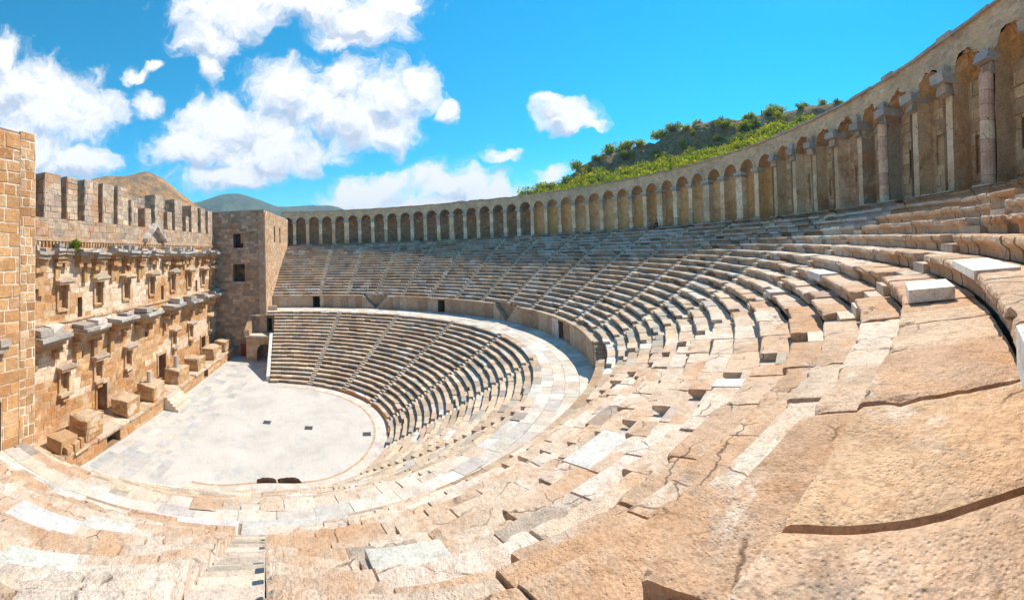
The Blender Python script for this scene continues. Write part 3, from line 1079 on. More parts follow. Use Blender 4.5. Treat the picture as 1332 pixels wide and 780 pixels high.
# battlements
MER = [(11.9, 14.3, 24.2), (9.7, 11.5, 24.2), (6.6, 9.0, 24.3), (4.0, 6.2, 24.3), (1.3, 3.6, 24.4), (-.6, 1.0, 23.2), (-3.6, -1.9, 22.5), (-6.7, -4.2, 24.5),
       (-9.0, -7.5, 22.6), (-12.0, -9.5, 24.5), (-14.2, -12.9, 22.4), (-17.4, -14.8, 24.2), (-20.4, -18.3, 24.2), (-23.4, -21.2, 24.1), (15.2, 17.6, 24.2), (18.6, 20.8, 24.2)]
gap_c = [(.56, .43, .32), (.50, .39, .30), (.62, .49, .37), (.44, .36, .30)]
for (a, b, zt) in MER:
    a += .35
    mb = MB()
    b0 = 20.3
    D = 1.5
    cf = lambda u, z: pick(gap_c, .1)
    ashlar(mb, (a, YW, 0), (1, 0, 0), (0, 1, 0), b - a, b0, zt, .55, (.5, 1.1), (), cf, jit=.02)
    ashlar(mb, (b, YW, 0), (0, -1, 0), (1, 0, 0), D, b0, zt, .55, (.5, 1.1), (), lambda u, z: pick(SHADEDST, .1), jit=.02, mortar=(.35, .29, .24))  # side away from the sun: shade put into stone and mortar colour
    ashlar(mb, (a, YW - D, 0), (0, 1, 0), (-1, 0, 0), D, b0, zt, .55, (.5, 1.1), (), cf, jit=.02)
    mb.box(a - .01, b + .01, YW - D, YW + .03, zt, zt + .12, pick(gap_c))
    mb.box(a + .01, b - .01, YW - D - .02, YW - D + .02, b0, zt, pick(gap_c))
    mb.erode(.06, 1.0, 9)
    mb.build('merlon', M_WALL, stage)
# rear wall of the stage building, seen between the merlons
mb = MB()
xb = SX0
top = lambda x: 24.0 + .9 * math.sin((x + 24) / 48 * math.pi) + .25 * math.sin(x * 1.7)
rw = thing('rear_stage_wall', 'rough grey rear wall of the stage building seen between the battlements', 'wall', (0, -19, 0))
x = -36.0
while x < 23:
    L = rng.uniform(2.2, 3.2)
    x1 = min(23, x + L)
    ashlar(mb, (x, -19, 0), (1, 0, 0), (0, 1, 0), x1 - x, 12, round(top(x) * 2) / 2, .5, (.6, 1.3), (), lambda u, z: pick([(.44, .34, .26), (.38, .31, .26), (.50, .39, .29)], .1))
    mb.box(x, x1, -20.2, -19.005, 0, round(top(x) * 2) / 2 - .02, pick(OCHRE))
    x = x1
mb.build('wall', M_WALL, rw)

# stage podium
podm = thing('stage_platform', 'low stone platform along the foot of the stage wall', 'platform', (-3, -12.4, 0))
mb = MB()
phole = [(7.9 + 24, 9.9 + 24, 0, 1.0), (-12.6 + 24, -11.2 + 24, 0, 1.02)]
ashlar(mb, (SX0, -10.95, 0), (1, 0, 0), (0, 1, 0), 42, 0, 1.2, .4, (.7, 1.5), phole, lambda u, z: pick([(.54, .33, .17), (.50, .31, .17), (.60, .42, .26)], .08))
for h in phole:
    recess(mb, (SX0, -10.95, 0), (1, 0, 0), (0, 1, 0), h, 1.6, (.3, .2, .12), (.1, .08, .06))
mb.build('front', M_WALL, podm)
mb = MB()
x = SX0
while x < 18:
    L = rng.uniform(1.0, 2.2)
    if rng.random() < .985:
        mb.box(x, min(18, x + L - .015), -12.2, -10.78 + rng.uniform(-.10, .06), 1.20, 1.40 + rng.uniform(-.04, .03), pick([(.56, .44, .32), (.50, .38, .27), (.60, .50, .40)]), .03)
    mb.box(x, min(18, x + L - .015), YW + .05, -12.203, 1.0, 1.36 + rng.uniform(-.04, .02), pick([(.60, .48, .36), (.54, .42, .30)]), .02)
    x += L
mb.build('deck', M_WALL, podm)
# flight of steps up to the stage
st = thing('stage_steps', 'short flight of stone steps climbing to the stage platform', 'steps', (-1.8, -9.9, 0))
for k in range(5):
    mb = MB()
    mb.box(-3.5, -.2, -10.90 + .0, -9.15 - .34 * k, .27 * k + (.002 if k else 0), .27 * (k + 1), pick([(.66, .58, .49), (.60, .52, .43)], .04), .01)
    mb.build('step', M_PAVE, st)
# pedestals on the platform
PED = [(9.8, 12.5, 1.75, 'big tilted pedestal nearest the near tower end of the stage'), (3.9, 6.5, 1.55, 'blocky pedestal between the two nearer stage doorways'),
       (-1.0, 1.9, 1.6, 'pedestal with a pale column stump beside the stage steps'), (-7.2, -4.2, 1.6, 'pedestal with a grey column stump beyond the stage steps'),
       (-12.6, -9.6, 1.55, 'middle pedestal of the far half of the stage'), (-18.6, -15.2, 1.6, 'rounded pedestal beside the far stage doorway'),
       (-23.2, -20.2, 1.6, 'farthest pedestal on the stage, close to the far tower')]
for (a, b, h, lab) in PED:
    mb = MB()
    y0, y1 = -13.1, -11.2
    z0 = 1.41
    cf = lambda u, z: pick([(.52, .31, .15), (.48, .29, .15), (.57, .37, .21)], .08)
    x0, x1 = a + .2, b - .1
    ashlar(mb, (x0, y1, 0), (1, 0, 0), (0, 1, 0), x1 - x0, z0, z0 + h, .45, (.6, 1.2), (), cf)
    ashlar(mb, (x1, y1, 0), (0, -1, 0), (1, 0, 0), y1 - y0, z0, z0 + h, .45, (.6, 1.2), (), cf)
    ashlar(mb, (x0, y0, 0), (0, 1, 0), (-1, 0, 0), y1 - y0, z0, z0 + h, .45, (.6, 1.2), (), cf)
    ashlar(mb, (x1, y0, 0), (-1, 0, 0), (0, -1, 0), x1 - x0, z0, z0 + h, .45, (.6, 1.2), (), cf)
    n = 7
    gx, gy = np.meshgrid(np.linspace(x0 - .06, x1 + .06, n), np.linspace(y0 - .06, y1 + .06, 5), indexing='ij')
    gz = z0 + h + .10 * fbm(np.stack([gx, gy, 0 * gx], -1).reshape(-1, 3) * 1.3, 3, 8).reshape(gx.shape) + .07
    gz[0] = gz[-1] = z0 + h - .05; gz[:, 0] = gz[:, -1] = z0 + h - .05
    mb.grid(np.stack([gx, gy, gz], -1), (.56, .42, .29))
    mb.erode(.17, .75, 19)
    mb.erode(.05, 2.6, 23)
    tag(mb.build('pedestal', M_WALL, origin=(.5 * (a + b), -12.2, 1.4)), lab, 'pedestal', 'stone pedestals along the stage front')
mb = MB()
z0 = 1.41
mb.box(13.2, 15.2, -12.9, -11.3, 1.41, 2.35, (.5, .33, .19), .03)
for k in range(5):
    mb.box(12.9 + k * .42, 13.28 + k * .42, -11.25, -10.9 + rng.uniform(-.1, .1), 1.41, 1.9 + rng.uniform(-.2, .2), pick(OCHRE), .03)
tag(mb.build('pedestal', M_WALL, origin=(14.2, -12, 1.4)), 'low ruined pedestal base beside the near tower corner', 'pedestal', 'stone pedestals along the stage front')
for (x, h, c, lab) in ((.9, 1.35, (.62, .54, .45), 'pale broken column stump standing beside the stage steps'), (-5.3, 1.55, (.46, .43, .40), 'grey broken column stump beyond the stage steps')):
    mb = MB()
    zb = 1.41 + 1.55
    mb.cyl((x, -12.1, zb), (x, -12.1, zb + .14), .42, .40, c, 14)
    mb.cyl((x, -12.1, zb + .141), (x, -12.1, zb + h), .33, .29, c, 14)
    tag(mb.build('column_stump', M_CARVED, smooth=False, origin=(x, -12.1, zb)), lab, 'column stump')

# ------------------------------------------------------------------ stage towers
def tower(near):
    s = 1 if near else -1
    X0 = 23.0 if near else -24.0          # corner nearest the orchestra
    X1 = 45.5 if near else -45.5
    lo, hi_ = min(X0, X1), max(X0, X1)
    name = 'stage_tower'
    lab = ('orange stone tower with pale mortar joints at the left edge' if near else 'square grey brown tower with two black windows at the far stage end')
    tw = thing(name, lab, 'tower', (.5 * (lo + hi_), -12, 0), 'stage towers')
    if near:
        cfY = lambda u, z: pick([(.60, .36, .18), (.54, .31, .15), (.64, .42, .24), (.58, .38, .22), (.48, .26, .12)], .09)
    else:
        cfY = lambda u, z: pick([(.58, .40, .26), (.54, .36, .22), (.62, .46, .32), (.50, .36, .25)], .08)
    cfX = (lambda u, z: pick(OCHRE, .08)) if near else (lambda u, z: pick(SHADEDST, .12))
    H = 23.45 if near else 24.1
    # face towards the seats
    holesY = []
    if near:
        holesY = [(25.15 - lo, 26.4 - lo, 7.2, 9.7)]
    else:
        for x in (-31.7, -36.4):
            holesY.append((x - .5 - lo, x + .5 - lo, 18.9, 21.9))
    mb = MB()
    ashlar(mb, (hi_, YT, 0), (-1, 0, 0), (0, 1, 0), hi_ - lo, 0, H, .62 if near else .5, (.75, 1.5) if near else (.6, 1.2),
           [(hi_ - (h[1] + lo), hi_ - (h[0] + lo), h[2], h[3]) for h in holesY], cfY, jit=.012 if near else .010, gap=.034 if near else .022, proud=.018 if near else .02, bev=.012,
           mortar=(.78, .70, .58) if near else (.70, .60, .48))
    mb.build('seat_side_face', M_WALL, tw)
    for h in holesY:
        mb = MB()
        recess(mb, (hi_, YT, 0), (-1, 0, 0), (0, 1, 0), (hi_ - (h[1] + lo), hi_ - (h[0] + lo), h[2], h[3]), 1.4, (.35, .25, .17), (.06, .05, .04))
        mb.build('opening', M_WALL, tw)
    # face towards the stage
    mb = MB()
    holesX = []
    Yb = -20.0
    if not near:
        for (y0, y1, z0, z1) in ((-10.85, -9.1, 17.95, 20.35), (-10.95, -8.9, 12.3, 15.2)):
            holesX.append((y0 - Yb, y1 - Yb, z0, z1))
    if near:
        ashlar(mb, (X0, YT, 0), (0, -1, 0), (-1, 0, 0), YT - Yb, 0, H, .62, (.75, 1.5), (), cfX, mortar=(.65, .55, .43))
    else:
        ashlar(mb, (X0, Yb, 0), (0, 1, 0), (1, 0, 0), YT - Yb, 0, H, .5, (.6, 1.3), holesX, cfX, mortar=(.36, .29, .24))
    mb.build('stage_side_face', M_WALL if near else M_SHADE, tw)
    for k, h in enumerate(holesX):
        mb = MB()
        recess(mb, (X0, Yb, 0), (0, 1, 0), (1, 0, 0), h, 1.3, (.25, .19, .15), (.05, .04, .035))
        if k == 0:
            mb.box(X0 - 1.29, X0 - 1.25, Yb + h[0] + .9, Yb + h[1] - .02, h[2] + .8, h[3] - .02, (.62, .46, .30))  # pale panel standing in for the sunlit view through the window
        mb.build('window', M_SHADE, tw)
    # back, top and corner buttress
    mb = MB()
    mb.box(lo + .06, hi_ - .06, Yb + .01, YT - 1.6, H - .25, H - .03, (.42, .34, .27))
    mb.box(lo + .06, hi_ - .06, Yb - .3, Yb - .02, 0, H, (.42, .34, .27))
    mb.box(lo + (1.1 if near else .05), hi_ - .05, YT - 1.5, YT - .02, H - .02, H + .12, (.46, .38, .31), .02)
    if not near:
        mb.box(X0 - 1.5, X0 - .02, Yb, YT - 1.52, H - .02, H + .12, (.36, .31, .27), .02)
    mb.build('wall_top', M_WALL, tw)
    mb = MB()
    if near:
        ashlar(mb, (X0 + 1.05, YT + .06, 0), (-1, 0, 0), (0, 1, 0), 1.05, 0, H + .18, .5, (.35, .8), (), cfY, jit=.012, gap=.03, proud=.018, bev=.012, mortar=(.78, .70, .58))
        mb.box(X0 + .005, X0 + 1.05, YT - .5, YT + .055, 0, H + .17, (.78, .70, .58))
    else:
        ashlar(mb, (X0 + .18, YT - .95, 0), (0, 1, 0), (1, 0, 0), .95, 0, H - .4, .5, (.4, .6), (), lambda u, z: pick([(.50, .38, .28), (.44, .33, .25)], .08), jit=.01)
        mb.box(X0 - .9, X0 + .17, YT - .93, YT + .16, 0, H - .42, (.55, .42, .31))
        ashlar(mb, (X0 + .17, YT + .17, 0), (-1, 0, 0), (0, 1, 0), 1.0, 0, H - .4, .5, (.4, .6), (), cfY, jit=.01)
    mb.build('corner_buttress', M_WALL, tw)
    return tw
tower(False)
tower(True)
# small carved bracket on the near tower
mb = MB()
mb.box(24.95, 25.6, YT + .03, YT + .55, 12.55, 12.85, (.46, .40, .36), .02)
mb.box(25.0, 25.55, YT + .03, YT + .40, 12.2, 12.547, (.42, .36, .31), .02)
tag(mb.build('stone_bracket', M_CARVED, origin=(25.3, YT, 12.2)), 'grey carved bracket jutting from the orange near tower', 'bracket')
# red door at the foot of the far tower
mb = MB()
mb.box(-23.93, -23.84, -9.75, -8.75, .02, 2.05, (.3, .03, .03))
dr = thing('tower_door', 'dark red door at the foot of the far tower', 'door', (-23.9, -9.2, 0))
mb.build('leaf', M_RED, dr)
mb = MB()
mb.box(-23.94, -23.78, -9.9, -9.755, 0, 2.2, (.3, .25, .2)); mb.box(-23.94, -23.78, -8.745, -8.6, 0, 2.2, (.3, .25, .2)); mb.box(-23.94, -23.78, -9.753, -8.747, 2.06, 2.2, (.3, .25, .2))
mb.build('frame', M_SHADE, dr)

# ------------------------------------------------------------------ arched side entrance (far)
def arch_panel(mb, O, Ud, N, W, z0, z1, cx, rad_, spring, col, depth, n=14, back=True):
    """wall panel with a round-headed opening, plus the soffit going back by depth"""
    O, Ud, N = np.asarray(O, float), np.asarray(Ud, float), np.asarray(N, float)
    zv = np.array([0, 0, 1.0])
    P = lambda x, z, d=0.0: O + Ud * x + zv * z - N * d
    ph = np.linspace(np.pi, 0, n + 1)
    arc = [(cx + rad_ * math.cos(p), spring + rad_ * math.sin(p)) for p in ph]
    pts_in = [(cx - rad_, z0)] + arc + [(cx + rad_, z0)]
    outer = [(0, z0)]
    for k, p in enumerate(ph):
        x = W * k / n
        outer.append((x, z1) if 0 < k < n else ((0, z1) if k == 0 else (W, z1)))
    outer.append((W, z0))
    V = [P(*q) for q in pts_in] + [P(*q) for q in outer]
    m_ = len(pts_in)
    Fs = [(i, i + 1, m_ + i + 1, m_ + i) for i in range(m_ - 1)]
    mb.add(V, Fs, col)
    V = [P(*q) for q in pts_in] + [P(q[0], q[1], depth) for q in pts_in]
    mb.add(V, [(i, i + 1, m_ + i + 1, m_ + i) for i in range(m_ - 1)], np.array(col) * .95)
    if back:
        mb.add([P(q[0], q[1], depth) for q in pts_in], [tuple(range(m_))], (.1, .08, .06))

def side_entrance(s):
    X0 = -21.6 * 1.0 if s < 0 else 21.4
    lab = 'arched stone side entrance below the box seats at the far end' if s < 0 else 'low roofed side entrance beside the orange near tower'
    e = thing('side_entrance', lab, 'entrance', (X0, -5.8, 0), 'arched side entrances')
    d = 1 if s < 0 else -1
    mb = MB()
    Yl, Yr = -8.1, -3.2
    arch_panel(mb, (X0, Yl, 0), (0, 1, 0), (d, 0, 0), Yr - Yl, 0, 3.72, 3.12, 1.42, 1.3, (.56, .39, .24), 6.0)
    # voussoir ring
    for k in range(11):
        p0, p1 = math.pi * k / 11 + .02, math.pi * (k + 1) / 11 - .02
        q = [(3.12 + rr * math.cos(p), 1.3 + rr * math.sin(p)) for (rr, p) in ((1.43, p0), (1.82, p0), (1.82, p1), (1.43, p1))]
        A = np.array([(X0 + d * .003, Yl + y, z) for y, z in q]); B = A + (d * .05, 0, 0)
        mb.hexa(A, B, pick([(.60, .42, .26), (.54, .37, .22), (.62, .46, .31)]))
    for yy in (.0, 1.2):
        z = 0
        while z < 3.3:
            h = rng.uniform(.35, .6)
            mb.box(*(sorted((X0 + d * .004, X0 + d * .045))), Yl + .02 + yy * .0 + rng.uniform(0, .03), Yl + 1.2 + rng.uniform(0, .1), z + .01, min(3.5, z + h) - .01, pick([(.60, .42, .27), (.52, .36, .22), (.64, .5, .36)]))
            z += h
        break
    mb.box(*(sorted((X0 - d * 6, X0 - d * .01))), Yl - .02, Yl + .3, 0, 3.7, (.5, .36, .23))
    mb.build('arch', M_WALL, e)
    mb = MB()
    mb.box(*(sorted((X0 - d * 6, X0 + d * .28))), Yl - .2, Yr + .0, 3.73, 4.02, (.66, .58, .48), .02)
    mb.build('roof_slab', M_PAVE, e)
    mb = MB()
    Xb = X0 - d * 3.1
    ashlar(mb, (Xb, Yl, 0), (0, 1, 0), (d, 0, 0), 4.6, 4.02, 6.6, .5, (.7, 1.3), [(2.5, 3.5, 4.05, 6.2)] if s < 0 else (), lambda u, z: pick([(.46, .36, .27), (.42, .32, .24)], .08))
    if s < 0:
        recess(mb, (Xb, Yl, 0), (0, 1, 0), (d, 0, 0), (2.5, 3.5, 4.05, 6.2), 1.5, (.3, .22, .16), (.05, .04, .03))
    mb.build('box_seat_wall', M_WALL, e)
    mb = MB()     # sloping side wall rising along the tower
    A = np.array([(X0 + d * .1, Yl - .2, 4.03), (X0 - d * 3.6, Yl - .2, 4.03), (X0 - d * 3.6, Yl - .2, 7.9), (X0 + d * .1, Yl - .2, 4.8)])
    mb.hexa(A, A + (0, .75, 0), (.52, .40, .29))
    mb.box(*(sorted((X0 + d * .1, X0 + d * .32))), Yl - .25, Yl + .6, 4.03, 4.7, (.55, .44, .33), .02)
    mb.build('sloping_wall', M_WALL, e)
    if s < 0:     # balustrade block above
        mb = MB()
        zt = 7.36
        mb.box(*(sorted((X0 - d * 4.6, X0 - d * 4.2))), Yl + .4, Yl + 4.2, zt, zt + .75, (.58, .47, .36), .03)
        mb.build('balustrade', M_CARVED, e)
    # sloping white parapet along the end of the lower benches
    mb = MB()
    a = 189.5 if s < 0 else -9.5
    w = 1.0 if s < 0 else -1.0
    P0, P1 = pol(13.1, a, .3), pol(20.6, a, 4.5)
    tv = np.array([-math.sin(rad(a)), math.cos(rad(a)), 0]) * w
    q = np.array([P0 - (0, 0, .3), P1 - (0, 0, 4.4), P1 + (0, 0, .25), P0 + (0, 0, .35)])
    mb.hexa(q + tv * .02, q + tv * .5, (.74, .70, .64))
    o = mb.build('parapet', M_MARBLE, origin=P0)
    tag(o, 'white sloping parapet edging the lower benches beside the arched entrance' if s < 0 else 'pale sloping parapet edging the lower benches by the near tower', 'parapet')
side_entrance(-1)
side_entrance(1)

# ------------------------------------------------------------------ gallery (arcade) round the top
arc = thing('arcade_gallery', 'long curved arcade of stone piers and arches crowning the seats', 'arcade', (0, 46, 18.67))
RG, ZG = 45.75, 18.67
SPR, TOPZ = 23.6, 25.8
STEP = 3.6
cols = [188.7 - STEP * i for i in range(50)]
def loc_frame(t):
    a = rad(t)
    n = np.array([-math.cos(a), -math.sin(a), 0])      # towards the stage
    u = np.array([-math.sin(a), math.cos(a), 0])       # growing angle
    return u, n
def P3(t, r, s, z):
    a = rad(t)
    u, n = loc_frame(t)
    return np.array([r * math.cos(a), r * math.sin(a), 0]) + u * s + np.array([0, 0, z])
mbw = MB()
def prism(mb, t, r0, r1, hw, z0, z1, col, jit=.0, taper=1.0):
    A = np.array([P3(t, r0, -hw, z0), P3(t, r0, hw, z0), P3(t, r1, hw, z0), P3(t, r1, -hw, z0)])
    B = np.array([P3(t, r0, -hw * taper, z1), P3(t, r0, hw * taper, z1), P3(t, r1, hw * taper, z1), P3(t, r1, -hw * taper, z1)])
    if jit:
        A = A + rng.normal(0, jit, A.shape); B = B + rng.normal(0, jit, B.shape)
    mb.hexa(A, B, col)
pier_c = [(.84, .65, .45), (.80, .60, .41), (.85, .70, .51), (.64, .50, .36), (.80, .55, .34)]
for i, t in enumerate(cols):
    mb = MB()
    ruined = t < 64
    if not ruined:
        nblk = rng.integers(3, 6)
        zs = np.linspace(ZG, SPR - .5, nblk + 1)
        wide = .34 if rng.random() > .2 else .50
        for a, b in zip(zs[:-1], zs[1:]):
            prism(mb, t, RG + rng.normal(0, .02), RG + .62, wide + rng.normal(0, .015), a + .006, b - .006, pick(pier_c, .07), .008)
        if t < 120:
            prism(mb, t, RG - .1, RG + .5, wide + .1, ZG, ZG + .25, pick(GREY), .01)
        p = mb.build('pier', M_SEAT, arc)
        mb = MB()
        prism(mb, t, RG - .06, RG + .66, wide + .05, SPR - .498, SPR - .28, pick(GREY), .01)
        prism(mb, t, RG - .2, RG + .7, wide + .18, SPR - .277, SPR - .0, pick([(.42, .40, .38), (.5, .47, .44)]), .015)
        mb.build('capital', M_CARVED, p)
    else:
        # slim pilaster; a few survivors are rough round columns
        round_ = i in (40, 43)
        if round_:
            zz = ZG
            while zz < SPR - .3:
                h = rng.uniform(.5, .95)
                ctr0, ctr1 = P3(t, RG - .05, 0, zz), P3(t, RG - .05, 0, min(SPR - .3, zz + h) - .015)
                mb.cyl(ctr0, ctr1, .33, .32, pick([(.66, .45, .32), (.72, .56, .42), (.60, .40, .30)], .05), 14)
                zz += h
        else:
            zs = np.linspace(ZG, SPR - .35, rng.integers(2, 5))
            for a, b in zip(zs[:-1], zs[1:]):
                prism(mb, t, RG + .12, RG + 1.1, .25 + rng.normal(0, .02), a + .005, b - .005, pick([(.66, .52, .35), (.58, .44, .29), (.70, .56, .40)], .07), .006)
        p = mb.build('pier', M_SEAT, arc)
        mb = MB()
        pr = rng.uniform(.25, .55)
        prism(mb, t, RG - pr + .25, RG + 1.1, .34, SPR - .345, SPR + .1, pick([(.40, .34, .30), (.34, .30, .28), (.46, .36, .28)]), .03)
        prism(mb, t, RG - pr, RG + 1.1, rng.uniform(.4, .6), SPR + .103, SPR + .55, pick([(.42, .38, .35), (.36, .33, .31)]), .04)
        if rng.random() < .6:
            prism(mb, t, RG - pr * .6, RG + 1.1, rng.uniform(.3, .5), SPR + .553, SPR + .55 + rng.uniform(.2, .55), pick([(.46, .42, .38), (.38, .35, .33)]), .04)
        mb.erode(.11, 1.6, 13)
        mb.build('capital', M_CARVED, p)
half = math.radians(STEP) * RG / 2
for i in range(len(cols) - 1):
    t = .5 * (cols[i] + cols[i + 1])
    ruined = t < 63
    deep = t > 119
    mb = MB()
    R_ = half - .30 if not ruined else half - rng.uniform(.34, .46)
    if not ruined:
        R_ -= rng.uniform(0, .12)
    spr = SPR if not ruined else SPR + .2
    n = 12
    ph = np.linspace(np.pi, 0, n + 1)
    rg = RG + .04
    arcp = [(R_ * math.cos(p), spr + R_ * math.sin(p)) for p in ph]
    if ruined:
        arcp = [(x * (1 + .06 * rng.normal()), z + .08 * rng.normal()) for x, z in arcp]
    inner = [(-R_, spr)] + arcp[1:-1] + [(R_, spr)]
    hh = half * (49.2 / RG) * 0 + half + .002
    outer = []
    for k in range(n + 1):
        x = -hh + 2 * hh * k / n
        outer.append((x, TOPZ))
    side0, side1 = (-hh, spr), (hh, spr)
    # front
    V = [P3(t, rg, *q) for q in inner] + [P3(t, rg, *q) for q in outer] + [P3(t, rg, *side0), P3(t, rg, *side1)]
    m_ = n + 1
    Fs = [(k, k + 1, m_ + k + 1, m_ + k) for k in range(n)] + [(2 * m_, 0, m_), (n, 2 * m_ + 1, 2 * m_ - 1)]
    colr = np.array(pick([(.74, .53, .34), (.70, .50, .32), (.76, .54, .34)], .05))
    mb.add(V, Fs, colr)
    # voussoirs proud of the rubble on the better preserved bays
    if (not ruined) and rng.random() < .35 and t < 125:
        for k in range(9):
            p0, p1 = math.pi * k / 9 + .02, math.pi * (k + 1) / 9 - .02
            q = [(rr * math.cos(p), spr + rr * math.sin(p)) for rr, p in ((R_ + .005, p0), (R_ + .24, p0), (R_ + .24, p1), (R_ + .005, p1))]
            mb.hexa(np.array([P3(t, rg - .08, *x) for x in q]), np.array([P3(t, rg - .003, *x) for x in q]), pick([(.58, .50, .40), (.64, .55, .45)]))
    # soffit / niche
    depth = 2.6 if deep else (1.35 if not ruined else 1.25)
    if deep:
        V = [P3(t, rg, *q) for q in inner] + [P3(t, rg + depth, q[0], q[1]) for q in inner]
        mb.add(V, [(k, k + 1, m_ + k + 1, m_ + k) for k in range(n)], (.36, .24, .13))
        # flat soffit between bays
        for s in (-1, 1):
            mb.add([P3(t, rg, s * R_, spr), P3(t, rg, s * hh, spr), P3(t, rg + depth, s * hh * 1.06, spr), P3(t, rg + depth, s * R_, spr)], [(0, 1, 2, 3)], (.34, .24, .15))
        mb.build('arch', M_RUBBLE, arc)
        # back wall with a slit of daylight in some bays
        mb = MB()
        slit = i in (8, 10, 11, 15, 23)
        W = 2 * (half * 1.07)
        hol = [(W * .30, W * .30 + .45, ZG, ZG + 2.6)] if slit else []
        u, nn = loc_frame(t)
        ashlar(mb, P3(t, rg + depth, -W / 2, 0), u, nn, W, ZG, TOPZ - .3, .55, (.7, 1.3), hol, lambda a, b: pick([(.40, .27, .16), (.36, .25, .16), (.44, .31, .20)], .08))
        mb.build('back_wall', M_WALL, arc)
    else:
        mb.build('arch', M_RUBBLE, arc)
        mb = MB()
        nphi, npsi = 13, 7
        Rn = R_ + .0
        phs = np.linspace(0, np.pi, nphi)
        zs = np.linspace(ZG, spr, 9)
        sq = .55 if not ruined else .25
        fx = Rn * np.cos(phs)
        fd = depth * np.sin(phs) ** sq
        P = np.array([[P3(t, rg + fd[j], fx[j], z) for j in range(nphi)] for z in zs])
        if ruined:
            nz = fbm(P.reshape(-1, 3) * 1.6, 4, 21).reshape(P.shape[:2])
            _, nn = loc_frame(t)
            P = P + nn * (nz * .16)[..., None]
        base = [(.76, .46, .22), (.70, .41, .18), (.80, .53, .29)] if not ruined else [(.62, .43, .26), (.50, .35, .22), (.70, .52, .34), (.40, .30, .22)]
        if ruined:
            # separate weathered facing stones so that the ruined niche reads as masonry
            mb.grid(P, pick(base, .05))
            u, nn = loc_frame(t)
            mbk = MB()
            ashlar(mb, P3(t, rg + depth * .80, -Rn * .92, 0), u, nn, Rn * 1.84, ZG, spr + .1, .55, (.5, 1.2), [(rng.uniform(.3, 1.2), rng.uniform(1.3, 1.9), ZG + rng.uniform(.8, 2), ZG + rng.uniform(2.2, 3.4))],
                   lambda a, b: pick(base[:3] + [(.56, .42, .28)], .05), jit=.03, mortar=(.48, .36, .25))
        else:
            mb.grid(P, pick(base, .06))
        psi = np.linspace(0, np.pi / 2 * .98, npsi)
        P = np.array([[P3(t, rg + depth * math.sin(ph_) ** sq * math.cos(ps), Rn * math.cos(ph_) * math.cos(ps), spr + Rn * math.sin(ps)) for ph_ in phs] for ps in psi])
        if ruined:
            P = P + rng.normal(0, .05, P.shape)
        mb.grid(P, pick([(.52, .33, .18), (.46, .30, .17)] if not ruined else [(.62, .40, .21), (.56, .36, .20)], .06))
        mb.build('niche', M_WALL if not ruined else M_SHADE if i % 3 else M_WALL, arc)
# roof, cap course and outer wall
mb = MB()
ts = np.linspace(cols[-1], cols[0], 110)
def ring(r, z):
    a = np.radians(ts)
    return np.stack([r * np.cos(a), r * np.sin(a), z + 0 * a], -1)
mb.grid(np.stack([ring(RG - .02, TOPZ - .01), ring(49.3, TOPZ - .01)]), (.5, .42, .34))
mb.grid(np.stack([ring(49.3, TOPZ), ring(49.3, -1)]), (.5, .42, .34))
mb.build('roof', M_RUBBLE, arc)
mb = MB()
t = cols[-1]
while t < cols[0]:
    t1 = min(cols[0], t + math.degrees(rng.uniform(.7, 1.6) / RG))
    j = rng.normal(0, .02)
    A = np.array([P3(t + .02, RG - .1 + j, 0, TOPZ - .006), P3(t1 - .02, RG - .1 + j, 0, TOPZ - .006), P3(t1 - .02, RG + .8, 0, TOPZ - .006), P3(t + .02, RG + .8, 0, TOPZ - .006)])
    B = A + (0, 0, (.14 + rng.normal(0, .02)) if rng.random() > .25 else rng.uniform(.05, .32))
    mb.hexa(A, B, pick([(.44, .39, .35), (.50, .43, .37), (.40, .34, .30)], .06))
    t = t1
mb.erode(.05, 1.1, 13)
mb.build('cap_course', M_SEAT, arc)
mb = MB()
mb.grid(np.stack([ring(44.4, ZG - .08), ring(49.2, ZG - .08)]), (.42, .33, .25))
mb.build('floor', M_PAVE, arc)

# ------------------------------------------------------------------ bright repair stones set among the old benches
def repair(tier, i, t0, t1, lab, dz=.035, front=-.03, depth=None, name='repair_slab', r_off=0.0, h=None):
    RR, ZZ = (U_R, U_Z) if tier == 'u' else (L_R, L_Z)
    re, rb, zt = RR[i] + r_off, RR[i + 1] + r_off, ZZ[i]
    if tier == 'p':
        re, rb, zt, dz = 29.38, 29.95, 9.5, .03
    if depth:
        rb = re + depth
    mb = MB()
    n = max(2, int(math.radians(t1 - t0) * re / .35))
    ts = np.linspace(t0, t1, n + 1)
    z0, z1 = (zt - .22, zt + dz) if h is None else (zt + .012, zt + h)
    prof = [(re + front, z0), (re + front, z1 - .012), (re + front + .012, z1), (rb - .03, z1), (rb - .02, z1 - .012), (rb - .02, z0)]
    P = np.stack([pol(r, ts, z) for r, z in prof], 1)
    P[..., 2] += .006 * fbm(P.reshape(-1, 3) * 2.1, 3, 4).reshape(P.shape[:2])
    mb.grid(P, pick(WHITE, .03))
    k = len(prof)
    mb.add(P[0], [tuple(range(k))], pick(WHITE, .03))
    mb.add(P[-1], [tuple(range(k - 1, -1, -1))], pick(WHITE, .03))
    return tag(mb.build(name, M_MARBLE, origin=pol(re, t0, zt)), lab, 'stone slab', 'white repair slabs')
